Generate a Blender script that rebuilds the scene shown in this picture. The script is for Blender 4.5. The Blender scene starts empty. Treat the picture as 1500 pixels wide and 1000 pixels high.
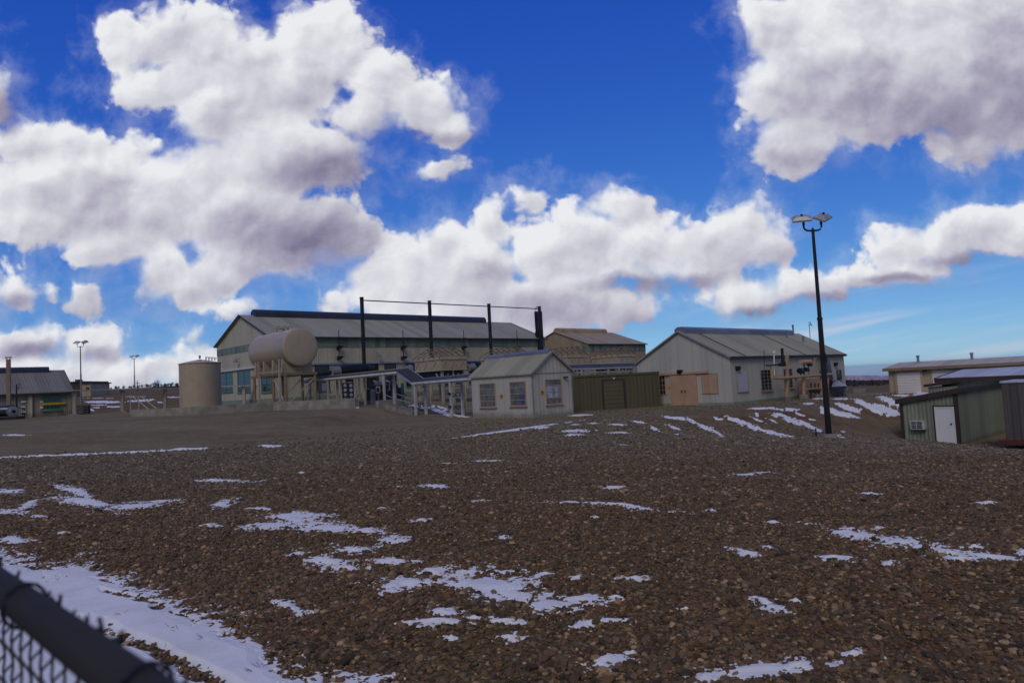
import bpy, math, random
import numpy as np
random.seed(7); rng = np.random.default_rng(7)
SC = bpy.context.scene; COL = SC.collection
# ------------------------------------------------------------------ camera
FPX = 1048.8; EYE = np.array([0.0, 0.0, 2.0])
PITCH, ROLL = math.radians(3.476), math.radians(2.98)
Fv = np.array([0, math.cos(PITCH), math.sin(PITCH)])
_R0 = np.array([1.0, 0, 0]); _U0 = np.array([0, -math.sin(PITCH), math.cos(PITCH)])
Rv = math.cos(ROLL)*_R0 - math.sin(ROLL)*_U0
Uv = math.cos(ROLL)*_U0 + math.sin(ROLL)*_R0
def ray(px, py):
    return Rv*((px-750)/FPX) + Uv*((500-py)/FPX) + Fv
def at(px, py, D):                     # survey point seen at a photo pixel, D metres north
    d = ray(px, py); return EYE + d*(D/d[1])
def zsee(x, y, py):                    # height at ground point (x, y) seen at photo row py
    k = (500-py)/FPX
    s = (k*y*Fv[1] - x*Uv[0] - y*Uv[1])/(Uv[2]-k*Fv[2]); return EYE[2]+s
def project(x, y, z):
    dx, dy, dz = x-EYE[0], y-EYE[1], z-EYE[2]
    w = dx*Fv[0]+dy*Fv[1]+dz*Fv[2]
    return (750+FPX*(dx*Rv[0]+dy*Rv[1]+dz*Rv[2])/w, 500-FPX*(dx*Uv[0]+dy*Uv[1]+dz*Uv[2])/w)
YAW = 0.75
LV = np.array([math.cos(YAW), math.sin(YAW), 0]); WV = np.array([-math.sin(YAW), math.cos(YAW), 0]); ZV = np.array([0, 0, 1.0])
# ------------------------------------------------------------------ noise (numpy)
_perm = rng.permutation(4096)
def _hash(ix, iy):
    return _perm[(_perm[ix & 4095] + iy) & 4095]/4095.0
def vnoise(x, y):
    ix = np.floor(x).astype(np.int64); iy = np.floor(y).astype(np.int64)
    fx = x-ix; fy = y-iy; fx = fx*fx*(3-2*fx); fy = fy*fy*(3-2*fy)
    a = _hash(ix, iy); b = _hash(ix+1, iy); c = _hash(ix, iy+1); d = _hash(ix+1, iy+1)
    return (a+(b-a)*fx)*(1-fy)+(c+(d-c)*fx)*fy
def fbm(x, y, o=4, g=0.5):
    s = 0; a = 1; t = 0
    for i in range(o):
        s = s+a*vnoise(x*2**i+17.3*i, y*2**i+5.1*i); t += a; a *= g
    return s/t
def sst(a, b, x):
    t = np.clip((x-a)/(b-a), 0, 1); return t*t*(3-2*t)
# ------------------------------------------------------------------ terrain
def edge_n(x):
    return np.interp(x, [-60, -20, -9, -1.5, 2.4, 9.4, 13, 21, 25, 40], [45, 37, 28.5, 23.2, 21.8, 22.2, 20.5, 18.2, 16.6, 12])
def terrain(x, y):
    x = np.asarray(x, float); y = np.asarray(y, float)
    n = -math.sin(YAW)*x + math.cos(YAW)*y
    shift = 12*sst(-13, -8, x)
    z = 0.83*sst(33, 51, n-shift) + 0.45*sst(55, 80, n)
    drop = np.interp(x, [-40, -2, 2, 7, 13, 22, 30, 60], [0.10, 0.12, 0.16, 0.45, 0.95, 2.05, 2.15, 2.3])
    en = edge_n(x)
    wdt = np.interp(x, [-2, 4, 13, 19, 24], [0.8, 2.5, 6.0, 5.2, 5.0])
    e = 1-sst(0, 1, (n-(en-wdt))/wdt)
    z = z - drop*e*sst(2, 34, y)
    # far field
    yy = np.maximum(y, 1.0); q = x/yy
    left = sst(0.15, 0.4, -q)*(y > 0)
    z = z + left*0.037*np.clip(y-95, 0, 215)
    right = sst(0.1, 0.4, q)*(y > 0)
    z = z - right*(0.032*np.clip(y-50, 0, 110) + 0.0185*np.clip(y-160, 0, 500) + 0.0195*np.clip(y-660, 0, 1e5))
    # unevenness
    r = np.hypot(x, y); amp = np.clip(1-r/120, 0, 1)
    z = z + amp*(0.10*(fbm(x*0.35+9, y*0.35, 3)-0.5) + 0.05*(fbm(x*1.6, y*1.6+3, 3)-0.5))*np.where(n > en, 0.45, 1.0)
    bank = e*(1-e)*4*sst(4, 12, x)*(y > 0)
    z = z + bank*0.35*(fbm(x*0.9+31, y*0.9, 3)-0.5)
    return z
def T(x, y): return float(terrain(np.array([x]), np.array([y]))[0])
def hit(px, py):
    d = ray(px, py); t = 2.0
    while t < 900:
        p = EYE+d*t
        if p[2] <= T(p[0], p[1]): break
        t *= 1.004
    return EYE+d*t
# ------------------------------------------------------------------ mesh helper
class Frame:
    def __init__(s, o, yaw=YAW): s.o = np.array(o, float); s.yaw = yaw; s.l = np.array([math.cos(yaw), math.sin(yaw), 0]); s.w = np.array([-math.sin(yaw), math.cos(yaw), 0])
    def p(s, u, v, w): return s.o+u*s.l+v*s.w+w*ZV
class MB:
    def __init__(s): s.v = []; s.f = []; s.m = []; s.sm = []
    def add(s, pts, faces, m=0, smooth=False):
        b = len(s.v); s.v += [tuple(map(float, p)) for p in pts]
        for f in faces: s.f.append([b+i for i in f]); s.m.append(m); s.sm.append(smooth)
        return s
    def hexa(s, p, m=0): return s.add(p, [(0,3,2,1),(4,5,6,7),(0,1,5,4),(1,2,6,5),(2,3,7,6),(3,0,4,7)], m)
    def box(s, fr, u0, u1, v0, v1, w0, w1, m=0):
        if u0 > u1: u0, u1 = u1, u0
        if v0 > v1: v0, v1 = v1, v0
        if w0 > w1: w0, w1 = w1, w0
        return s.hexa([fr.p(u0,v0,w0), fr.p(u1,v0,w0), fr.p(u1,v1,w0), fr.p(u0,v1,w0), fr.p(u0,v0,w1), fr.p(u1,v0,w1), fr.p(u1,v1,w1), fr.p(u0,v1,w1)], m)
    def beam(s, a, b, w, h=None, m=0, up=(0,0,1)):        # rectangular bar a->b
        a = np.array(a, float); b = np.array(b, float); h = h or w
        d = b-a; d = d/np.linalg.norm(d); up = np.array(up, float)
        if abs(d@up) > 0.98: up = np.array([0.73, 0.68, 0])
        x = np.cross(d, up); x /= np.linalg.norm(x); y = np.cross(x, d)
        q = [a-x*w/2-y*h/2, a+x*w/2-y*h/2, a+x*w/2+y*h/2, a-x*w/2+y*h/2]
        q += [p+(b-a) for p in q]
        return s.hexa(q, m)
    def cyl(s, a, b, r0, r1=None, n=12, m=0, caps=True, smooth=True):
        a = np.array(a, float); b = np.array(b, float); r1 = r0 if r1 is None else r1
        d = b-a; d = d/np.linalg.norm(d); up = np.array([0,0,1.0]) if abs(d[2]) < 0.95 else np.array([1.0,0,0])
        x = np.cross(d, up); x /= np.linalg.norm(x); y = np.cross(d, x)
        pts = []
        for c, r in ((a, r0), (b, r1)):
            for i in range(n):
                t = 2*math.pi*i/n; pts.append(c+r*(math.cos(t)*x+math.sin(t)*y))
        s.add(pts, [(i, (i+1) % n, n+(i+1) % n, n+i) for i in range(n)], m, smooth)
        if caps: s.add(pts[:n], [tuple(range(n))[::-1]], m); s.add(pts[n:], [tuple(range(n))], m)
        return s
    def tube(s, path, r, n=8, m=0):
        path = [np.array(p, float) for p in path]; rings = []
        for i, p in enumerate(path):
            d = path[min(i+1, len(path)-1)]-path[max(i-1, 0)]; d = d/np.linalg.norm(d)
            up = np.array([0,0,1.0]) if abs(d[2]) < 0.9 else LV
            x = np.cross(d, up); x /= np.linalg.norm(x); y = np.cross(d, x)
            rings += [p+r*(math.cos(2*math.pi*k/n)*x+math.sin(2*math.pi*k/n)*y) for k in range(n)]
        fs = []
        for i in range(len(path)-1):
            for k in range(n): fs.append((i*n+k, i*n+(k+1) % n, (i+1)*n+(k+1) % n, (i+1)*n+k))
        L = (len(path)-1)*n
        s.add(rings, fs, m, True); s.add(rings[:n], [tuple(range(n))[::-1]], m); s.add(rings[L:], [tuple(range(n))], m)
        return s
    def lathe(s, c, prof, n=48, m=0, axis=None):           # prof: (r, h) list, vertical axis
        c = np.array(c, float); pts = []
        for r, h in prof:
            for i in range(n):
                t = 2*math.pi*i/n; pts.append(c+np.array([r*math.cos(t), r*math.sin(t), h]))
        fs = []
        for j in range(len(prof)-1):
            for i in range(n): fs.append((j*n+i, j*n+(i+1) % n, (j+1)*n+(i+1) % n, (j+1)*n+i))
        return s.add(pts, fs, m, True)
    def extrude(s, prof, vec, m=0):                        # closed polygon (3-D points) extruded by vec
        n = len(prof); vec = np.array(vec, float)
        pts = [np.array(p, float) for p in prof]+[np.array(p, float)+vec for p in prof]
        s.add(pts, [tuple(range(n))[::-1], tuple(range(n, 2*n))]+[(i, (i+1) % n, n+(i+1) % n, n+i) for i in range(n)], m)
        return s
    def build(s, name, mat, parent=None):
        root = parent
        while root is not None and root.parent is not None: root = root.parent
        v = np.array(s.v)
        if root is not None:
            v = v-np.array(root.location); c, q = math.cos(-root.rotation_euler[2]), math.sin(-root.rotation_euler[2])
            v = np.stack([v[:,0]*c-v[:,1]*q, v[:,0]*q+v[:,1]*c, v[:,2]], 1)
        me = bpy.data.meshes.new(name); me.from_pydata(v.tolist(), [], s.f)
        for x in (mat if isinstance(mat, (list, tuple)) else [mat]): me.materials.append(x)
        me.polygons.foreach_set('material_index', s.m); me.polygons.foreach_set('use_smooth', s.sm); me.update()
        import bmesh
        bm = bmesh.new(); bm.from_mesh(me); bmesh.ops.recalc_face_normals(bm, faces=bm.faces)
        if any(s.sm): 
            for e in bm.edges:
                if len(e.link_faces) == 2 and e.calc_face_angle(0) > 0.7: e.smooth = False
        bm.to_mesh(me); bm.free()
        o = bpy.data.objects.new(name, me); COL.objects.link(o); o.parent = parent
        return o
def tag(o, label=None, cat=None, group=None, kind=None):
    if label: o['label'] = label
    if cat: o['category'] = cat
    if group: o['group'] = group
    if kind: o['kind'] = kind
    return o
def thing(name, label, cat, loc, yaw=0.0, group=None):
    o = bpy.data.objects.new(name, None); COL.objects.link(o); o.empty_display_size = 0.3
    o.location = [float(a) for a in loc]; o.rotation_euler = (0, 0, yaw); return tag(o, label, cat, group)
KIDS = {}
def copy_tree(o, parent=None):
    c = o.copy(); COL.objects.link(c); c.parent = parent
    for ch in list(o.children): copy_tree(ch, c)
    return c
# ------------------------------------------------------------------ materials
class NT:
    def __init__(s, tree): s.t = tree; s.n = tree.nodes; s.L = tree.links
    def node(s, typ, ins=None, **kw):
        n = s.n.new(typ)
        for k, v in kw.items(): setattr(n, k, v)
        for k, v in (ins or {}).items(): s.set(n.inputs[k], v)
        return n
    def set(s, sock, v):
        if isinstance(v, bpy.types.NodeSocket): s.L.new(v, sock)
        else: sock.default_value = v
    def m(s, op, a, b=None, c=None, clamp=False):
        n = s.n.new('ShaderNodeMath'); n.operation = op; n.use_clamp = clamp
        for i, v in enumerate((a, b, c)):
            if v is not None: s.set(n.inputs[i], v)
        return n.outputs[0]
    def vm(s, op, a, b=None, c=None, out=0):
        n = s.n.new('ShaderNodeVectorMath'); n.operation = op
        for i, v in enumerate((a, b, c)):
            if v is not None: s.set(n.inputs[i], v)
        return n.outputs['Value'] if op in ('LENGTH', 'DOT_PRODUCT', 'DISTANCE') else n.outputs[0]
    def scale(s, a, k):
        n = s.n.new('ShaderNodeVectorMath'); n.operation = 'SCALE'; s.set(n.inputs[0], a); s.set(n.inputs['Scale'], k); return n.outputs[0]
    def noise(s, vec, scale=1.0, detail=4.0, rough=0.5, col=False, dist=0.0):
        n = s.node('ShaderNodeTexNoise', {'Vector': vec, 'Scale': scale, 'Detail': detail, 'Roughness': rough, 'Distortion': dist})
        return n.outputs['Color' if col else 'Fac']
    def voro(s, vec, scale=1.0, feature='F1', out='Distance', smooth=None, dim='3D'):
        n = s.node('ShaderNodeTexVoronoi', None, feature=feature, voronoi_dimensions=dim)
        s.set(n.inputs['Vector'], vec); s.set(n.inputs['Scale'], scale)
        if smooth is not None: s.set(n.inputs['Smoothness'], smooth)
        return n.outputs[out]
    def mr(s, v, a, b, c=0.0, d=1.0, kind='SMOOTHSTEP'):
        n = s.n.new('ShaderNodeMapRange'); n.interpolation_type = kind
        for i, x in enumerate((v, a, b, c, d)): s.set(n.inputs[i], x)
        return n.outputs[0]
    def mix(s, f, a, b, blend='MIX'):
        n = s.n.new('ShaderNodeMix'); n.data_type = 'RGBA'; n.blend_type = blend; n.clamp_factor = True
        s.set(n.inputs[0], f); s.set(n.inputs[6], a if isinstance(a, bpy.types.NodeSocket) else (*a, 1)); s.set(n.inputs[7], b if isinstance(b, bpy.types.NodeSocket) else (*b, 1))
        return n.outputs[2]
    def ramp(s, f, stops, interp='LINEAR'):
        n = s.n.new('ShaderNodeValToRGB'); cr = n.color_ramp; cr.interpolation = interp
        while len(cr.elements) < len(stops): cr.elements.new(0.5)
        for e, (p, c) in zip(cr.elements, stops): e.position = p; e.color = (*c, 1)
        s.set(n.inputs[0], f); return n.outputs[0]
    def xyz(s, v):
        n = s.n.new('ShaderNodeSeparateXYZ'); s.set(n.inputs[0], v); return n.outputs
    def comb(s, x, y, z):
        n = s.n.new('ShaderNodeCombineXYZ')
        for i, v in enumerate((x, y, z)): s.set(n.inputs[i], v)
        return n.outputs[0]
    def bump(s, h, strength=0.5, dist=0.05):
        return s.node('ShaderNodeBump', {'Height': h, 'Strength': strength, 'Distance': dist}).outputs[0]
def new_mat(name):
    m = bpy.data.materials.new(name); m.use_nodes = True; nt = NT(m.node_tree); b = nt.n['Principled BSDF']
    return m, nt, b
def oc(nt): return nt.node('ShaderNodeTexCoord').outputs['Object']
def paint(name, col, rough=0.6, var=0.12, dirt=0.25, dirtcol=(0.10, 0.07, 0.05), metal=0.0, scale=1.5, streak=True):
    m, nt, b = new_mat(name); c = oc(nt)
    n1 = nt.noise(c, scale, 5, 0.6)
    base = nt.mix(nt.mr(n1, 0.3, 0.7), [x*(1-var) for x in col], [min(1, x*(1+var)) for x in col])
    v = nt.vm('MULTIPLY', c, (6.0, 6.0, 0.5)) if streak else nt.vm('MULTIPLY', c, (3.0, 3.0, 3.0))
    n2 = nt.noise(v, 1.0, 5, 0.65)
    base = nt.mix(nt.m('MULTIPLY', nt.mr(n2, 0.5, 0.8), dirt), base, dirtcol)
    nt.set(b.inputs['Base Color'], base); nt.set(b.inputs['Roughness'], nt.mr(n1, 0.2, 0.8, max(0.05, rough-0.12), min(1, rough+0.12))); b.inputs['Metallic'].default_value = metal
    b.inputs['Specular IOR Level'].default_value = 0.35
    nt.set(b.inputs['Normal'], nt.bump(nt.noise(c, 14, 4, 0.6), 0.15, 0.01))
    return m
def siding(name, col, seam=1.0, corr=0.3, seamdark=0.45, stain=(0.16, 0.075, 0.04), stain_h=0.5, var=0.14, strength=0.5, rough=0.55, alongy=False, roof=False, streak=0.35, pos='Object'):
    m, nt, b = new_mat(name); c = oc(nt); x, y, z = nt.xyz(c)
    s = x if roof else nt.m('ADD', x, y)
    # each sheet has its own slightly different tone
    pid = nt.m('FLOOR', nt.m('DIVIDE', s, seam)); pn = nt.node('ShaderNodeTexWhiteNoise', {'W': pid}, noise_dimensions='1D').outputs['Value']
    n1 = nt.noise(c, 0.7, 5, 0.6)
    f = nt.m('ADD', nt.m('MULTIPLY', pn, 0.45), nt.m('MULTIPLY', n1, 0.6))
    base = nt.mix(nt.mr(f, 0.25, 0.8), [k*(1-var) for k in col], [min(1, k*(1+var)) for k in col])
    st = nt.noise(nt.vm('MULTIPLY', c, (5.0, 5.0, 0.35)) if not roof else nt.vm('MULTIPLY', c, (5.0, 0.4, 0.4)), 1.0, 5, 0.65)
    base = nt.mix(nt.m('MULTIPLY', nt.mr(st, 0.5, 0.78), streak), base, [k*0.55 for k in col])
    fr = nt.m('FRACT', nt.m('DIVIDE', s, seam))
    line = nt.m('LESS_THAN', nt.m('ABSOLUTE', nt.m('SUBTRACT', fr, 0.5)), 0.022/seam)
    if seamdark > 0: base = nt.mix(nt.m('MULTIPLY', line, seamdark), base, [k*0.35 for k in col])
    if stain_h > 0 and not roof:
        g = nt.m('ADD', z, nt.m('MULTIPLY', nt.m('SUBTRACT', nt.noise(c, 1.1, 5, 0.65), 0.5), stain_h*2.2))
        base = nt.mix(nt.m('MULTIPLY', nt.mr(g, 0.0, stain_h, 1.0, 0.0), 0.55), base, stain)
    nt.set(b.inputs['Base Color'], base); b.inputs['Roughness'].default_value = rough; b.inputs['Specular IOR Level'].default_value = 0.3
    h = nt.m('SINE', nt.m('MULTIPLY', s, 2*math.pi/corr))
    h = nt.m('ADD', h, nt.m('MULTIPLY', nt.noise(c, 2.0, 3), 1.2))
    nt.set(b.inputs['Normal'], nt.bump(h, strength, 0.02))
    return m
M = {}
M['hall_wall'] = siding('hall_wall', (0.47, 0.425, 0.31), 1.15, 0.29, 0.45, var=0.09, streak=0.25)
M['gable_wall'] = siding('gable_wall', (0.45, 0.42, 0.33), 1.15, 0.29, 0.45, var=0.09, streak=0.25)
M['green_panel'] = siding('green_panel', (0.17, 0.215, 0.165), 0.8, 0.2, 0.3, stain_h=0, var=0.3, streak=0.6)
M['hall_roof'] = siding('hall_roof', (0.36, 0.335, 0.235), 1.2, 0.3, 0.28, roof=True, rough=0.6, streak=0.4)
M['ridge_dark'] = siding('ridge_dark', (0.038, 0.044, 0.075), 3.0, 0.6, 0.5, stain_h=0, strength=0.15)
M['ridge_grey'] = siding('ridge_grey', (0.17, 0.19, 0.27), 3.0, 0.6, 0.3, stain_h=0, strength=0.15)
M['tan_wall'] = siding('tan_wall', (0.33, 0.245, 0.145), 1.0, 0.25, 0.35)
M['tan_roof'] = siding('tan_roof', (0.4, 0.305, 0.18), 1.2, 0.3, 0.3, roof=True)
M['shop_wall'] = siding('shop_wall', (0.45, 0.428, 0.362), 1.1, 0.275, 0.4, stain_h=0.25, strength=0.2, var=0.07, streak=0.2)
M['shop_roof'] = siding('shop_roof', (0.35, 0.325, 0.215), 1.1, 0.275, 0.25, roof=True, rough=0.65)
M['pump_wall'] = siding('pump_wall', (0.475, 0.453, 0.39), 0.62, 0.31, 0.4, stain_h=0.45, strength=0.2, var=0.06, streak=0.2)
M['green_base'] = paint('green_base', (0.22, 0.27, 0.21), 0.7, dirt=0.5)
M['trim_grey'] = paint('trim_grey', (0.26, 0.26, 0.24), 0.6)
M['trim_dark'] = paint('trim_dark', (0.035, 0.033, 0.03), 0.6)
M['white_steel'] = paint('white_steel', (0.46, 0.45, 0.42), 0.5, dirt=0.2)
M['cream_steel'] = paint('cream_steel', (0.40, 0.35, 0.255), 0.55, dirt=0.3)
M['tan_paint'] = paint('tan_paint', (0.40, 0.31, 0.215), 0.42, var=0.05, dirt=0.12)
M['tank_tan'] = paint('tank_tan', (0.42, 0.342, 0.245), 0.4, var=0.05, dirt=0.15, dirtcol=(0.2, 0.13, 0.09))
M['vtank_tan'] = paint('vtank_tan', (0.42, 0.335, 0.235), 0.5, var=0.05, dirt=0.2, dirtcol=(0.2, 0.14, 0.09))
M['pink_tan'] = paint('pink_tan', (0.45, 0.285, 0.18), 0.6, var=0.07, dirt=0.25, dirtcol=(0.2, 0.11, 0.06))
M['pipe_tan'] = paint('pipe_tan', (0.42, 0.255, 0.135), 0.5, dirt=0.25)
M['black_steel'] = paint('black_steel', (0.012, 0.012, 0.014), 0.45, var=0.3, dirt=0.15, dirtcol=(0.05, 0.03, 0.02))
M['stack_black'] = paint('stack_black', (0.010, 0.010, 0.013), 0.5, var=0.3, dirt=0.1, dirtcol=(0.04, 0.03, 0.025))
M['grey_steel'] = paint('grey_steel', (0.22, 0.225, 0.23), 0.45, metal=0.3)
M['galv'] = paint('galv', (0.33, 0.34, 0.36), 0.4, metal=0.6, dirt=0.2)
M['blue_roof'] = siding('blue_roof', (0.05, 0.05, 0.055), 0.9, 0.3, 0.3, roof=True, stain_h=0, rough=0.85)
M['blue_fascia'] = paint('blue_fascia', (0.25, 0.29, 0.42), 0.5)
M['white_fascia'] = paint('white_fascia', (0.60, 0.58, 0.56), 0.5, dirt=0.15)
M['pole_bronze'] = paint('pole_bronze', (0.016, 0.013, 0.014), 0.4, dirt=0.12)
M['concrete'] = paint('concrete', (0.27, 0.25, 0.21), 0.85, var=0.25, dirt=0.5, dirtcol=(0.15, 0.085, 0.05))
M['olive_steel'] = siding('olive_steel', (0.10, 0.088, 0.052), 0.28, 0.28, 0.25, stain_h=0.15, strength=0.32, var=0.06, streak=0.12)
M['olive_plain'] = paint('olive_plain', (0.108, 0.094, 0.055), 0.6)
M['shed_green'] = siding('shed_green', (0.24, 0.262, 0.185), 0.9, 0.18, 0.3, stain_h=0.2, strength=0.8)
M['brown_trim'] = paint('brown_trim', (0.050, 0.032, 0.026), 0.6)
M['white_door'] = paint('white_door', (0.72, 0.70, 0.68), 0.45, var=0.03, dirt=0.08)
M['garage_wall'] = siding('garage_wall', (0.38, 0.3, 0.2), 0.9, 0.3, 0.25, stain_h=0.2)
M['garage_roof'] = siding('garage_roof', (0.5, 0.42, 0.32), 0.75, 0.75, 0.7, roof=True)
M['garage_door'] = siding('garage_door', (0.72, 0.66, 0.64), 6, 0.5, 0, stain_h=0, strength=0.2, var=0.04, streak=0.1)
M['snow_metal'] = siding('snow_metal', (0.50, 0.53, 0.58), 0.9, 0.3, 0.5, roof=True, var=0.12, streak=0.2)
M['dark_box'] = siding('dark_box', (0.105, 0.09, 0.078), 0.3, 0.3, 0.5, stain_h=0.15, strength=0.9)
M['red_steel'] = paint('red_steel', (0.10, 0.024, 0.016), 0.6)
M['orange_sign'] = paint('orange_sign', (0.55, 0.27, 0.02), 0.5, var=0.06, dirt=0.15)
M['red_sign'] = paint('red_sign', (0.30, 0.05, 0.015), 0.5, var=0.1, dirt=0.3)
M['yellow_paint'] = paint('yellow_paint', (0.62, 0.40, 0.02), 0.5, dirt=0.15)
M['blue_drum'] = paint('blue_drum', (0.02, 0.05, 0.22), 0.4)
M['lavender_board'] = paint('lavender_board', (0.43, 0.43, 0.50), 0.5, var=0.06, dirt=0.12)
M['green_trim'] = paint('green_trim', (0.10, 0.22, 0.155), 0.6, dirt=0.3)
M['hood_blue'] = paint('hood_blue', (0.055, 0.065, 0.085), 0.28, metal=0.4)
M['cabinet'] = paint('cabinet', (0.25, 0.28, 0.34), 0.5)
M['lamp_grey'] = paint('lamp_grey', (0.42, 0.43, 0.45), 0.4, metal=0.2, dirt=0.15); M['leg_tan'] = paint('leg_tan', (0.24, 0.165, 0.10), 0.6, dirt=0.35)
M['timber'] = paint('timber', (0.33, 0.25, 0.17), 0.8, var=0.2, dirt=0.3)
M['cooler_wood'] = paint('cooler_wood', (0.27, 0.195, 0.125), 0.8, var=0.2, dirt=0.3)
M['cooler_rail'] = paint('cooler_rail', (0.17, 0.11, 0.08), 0.8, var=0.2, dirt=0.3)
M['bark'] = paint('bark', (0.07, 0.055, 0.04), 0.9)
def glass(name, col, rough=0.08):
    m, nt, b = new_mat(name); c = oc(nt)
    nt.set(b.inputs['Base Color'], nt.mix(nt.mr(nt.noise(c, 2.3, 3), 0.35, 0.7), col, [k*2.2+0.01 for k in col]))
    b.inputs['Roughness'].default_value = rough; b.inputs['Specular IOR Level'].default_value = 0.6
    nt.set(b.inputs['Normal'], nt.bump(nt.noise(c, 1.7, 2), 0.08, 0.02))
    return m
M['glass'] = glass('glass', (0.012, 0.016, 0.018)); M['glass_blind'] = glass('glass_blind', (0.07, 0.08, 0.085), 0.25); M['glass_pale'] = glass('glass_pale', (0.22, 0.25, 0.29), 0.2)
def foliage(name, col):
    m, nt, b = new_mat(name); c = oc(nt)
    nt.set(b.inputs['Base Color'], nt.mix(nt.noise(c, 1.2, 3), [k*0.5 for k in col], [k*1.5 for k in col])); b.inputs['Roughness'].default_value = 0.8; return m
M['juniper'] = foliage('juniper', (0.035, 0.04, 0.028)); M['scrub'] = foliage('scrub', (0.04, 0.033, 0.027)); M['twig'] = foliage('twig', (0.07, 0.05, 0.035))
# ------------------------------------------------------------------ world: sky and clouds
SUN_EL, SUN_AZ = math.radians(42), math.radians(196)     # azimuth clockwise from north (+Y)
def cloud_pt(px, py):
    d = ray(px, py); return (d[0]/d[1]*FPX, d[2]/d[1]*FPX)
PUFFS = [ # big cumulus, upper left
 (185,55,42,42),(240,52,50,46),(305,62,62,52),(250,118,85,40),(372,95,72,62),(455,70,64,70),(500,70,44,66),(438,120,70,50),(560,115,52,44),(618,152,62,42),(662,178,28,28),(545,160,60,40),
 (335,165,84,72),(405,225,92,72),(470,230,84,46),(300,250,62,52),(0,140,24,52),(40,205,62,40),(110,212,60,34),(200,222,40,26),(60,275,102,62),(150,285,100,70),(250,285,92,72),(350,315,112,72),(440,345,102,58),(508,358,44,44),
 (62,325,82,32),(165,365,62,36),(232,402,50,42),(272,425,38,28),(335,385,72,38),(432,380,92,34),(352,450,26,9),
 # small scraps
 (12,425,38,30),(72,422,16,16),(122,437,24,20),(642,248,30,16),
 # low bank on the left
 (45,500,75,26),(140,505,55,22),(60,545,150,30),(200,545,110,26),(290,490,14,24),(300,540,70,30),
 # centre cumulus
 (542,405,52,34),(592,385,52,40),(640,362,36,36),(702,392,70,58),(722,328,20,26),(775,285,22,20),(805,375,64,56),(850,345,52,50),(892,300,46,28),(915,312,40,36),(955,362,84,50),(1020,366,72,38),(1092,332,46,38),(1120,362,50,36),(1010,392,100,26),(640,430,130,42),(790,440,110,38),(560,432,66,30),(620,420,60,40),(740,470,110,36),(860,455,90,30),(700,470,130,34),(830,465,60,22),
 (1100,432,72,26),(1182,426,48,20),(1238,416,24,9),
 # right
 (1322,362,56,40),(1392,346,62,40),(1462,332,56,40),(1520,330,60,40),(1325,406,52,15),
 # big one upper right
 (1135,45,60,60),(1150,125,78,68),(1160,205,70,58),(1250,105,130,112),(1385,95,150,116),(1490,140,110,90),(1435,215,56,32),(1400,20,300,80),
]
DARKS = [(475,238,95,48,0.62),(520,200,60,30,0.35),(455,350,125,62,0.95),(360,320,70,45,0.5),(500,270,60,40,0.4),(5,160,26,44,0.8),(120,272,150,46,0.40),(300,200,60,60,0.25),(330,330,60,40,0.35),(640,195,60,18,0.35),(960,418,150,18,0.7),(800,452,130,30,0.55),(700,400,90,40,0.28),(1230,150,170,100,0.42),(1400,190,160,60,0.55),(1480,130,80,90,0.7),(1160,240,70,24,0.45),(1110,455,90,12,0.65),(1430,384,100,14,0.6),(1310,412,60,9,0.6),(45,512,55,16,0.85),(160,515,45,14,0.7),(12,436,34,14,0.6),(1200,440,50,10,0.6),(60,320,90,20,0.25)]
world = bpy.data.worlds.new("World"); SC.world = world; world.use_nodes = True
wt = NT(world.node_tree); wt.n.clear()
SKYK = 0.1
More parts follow.
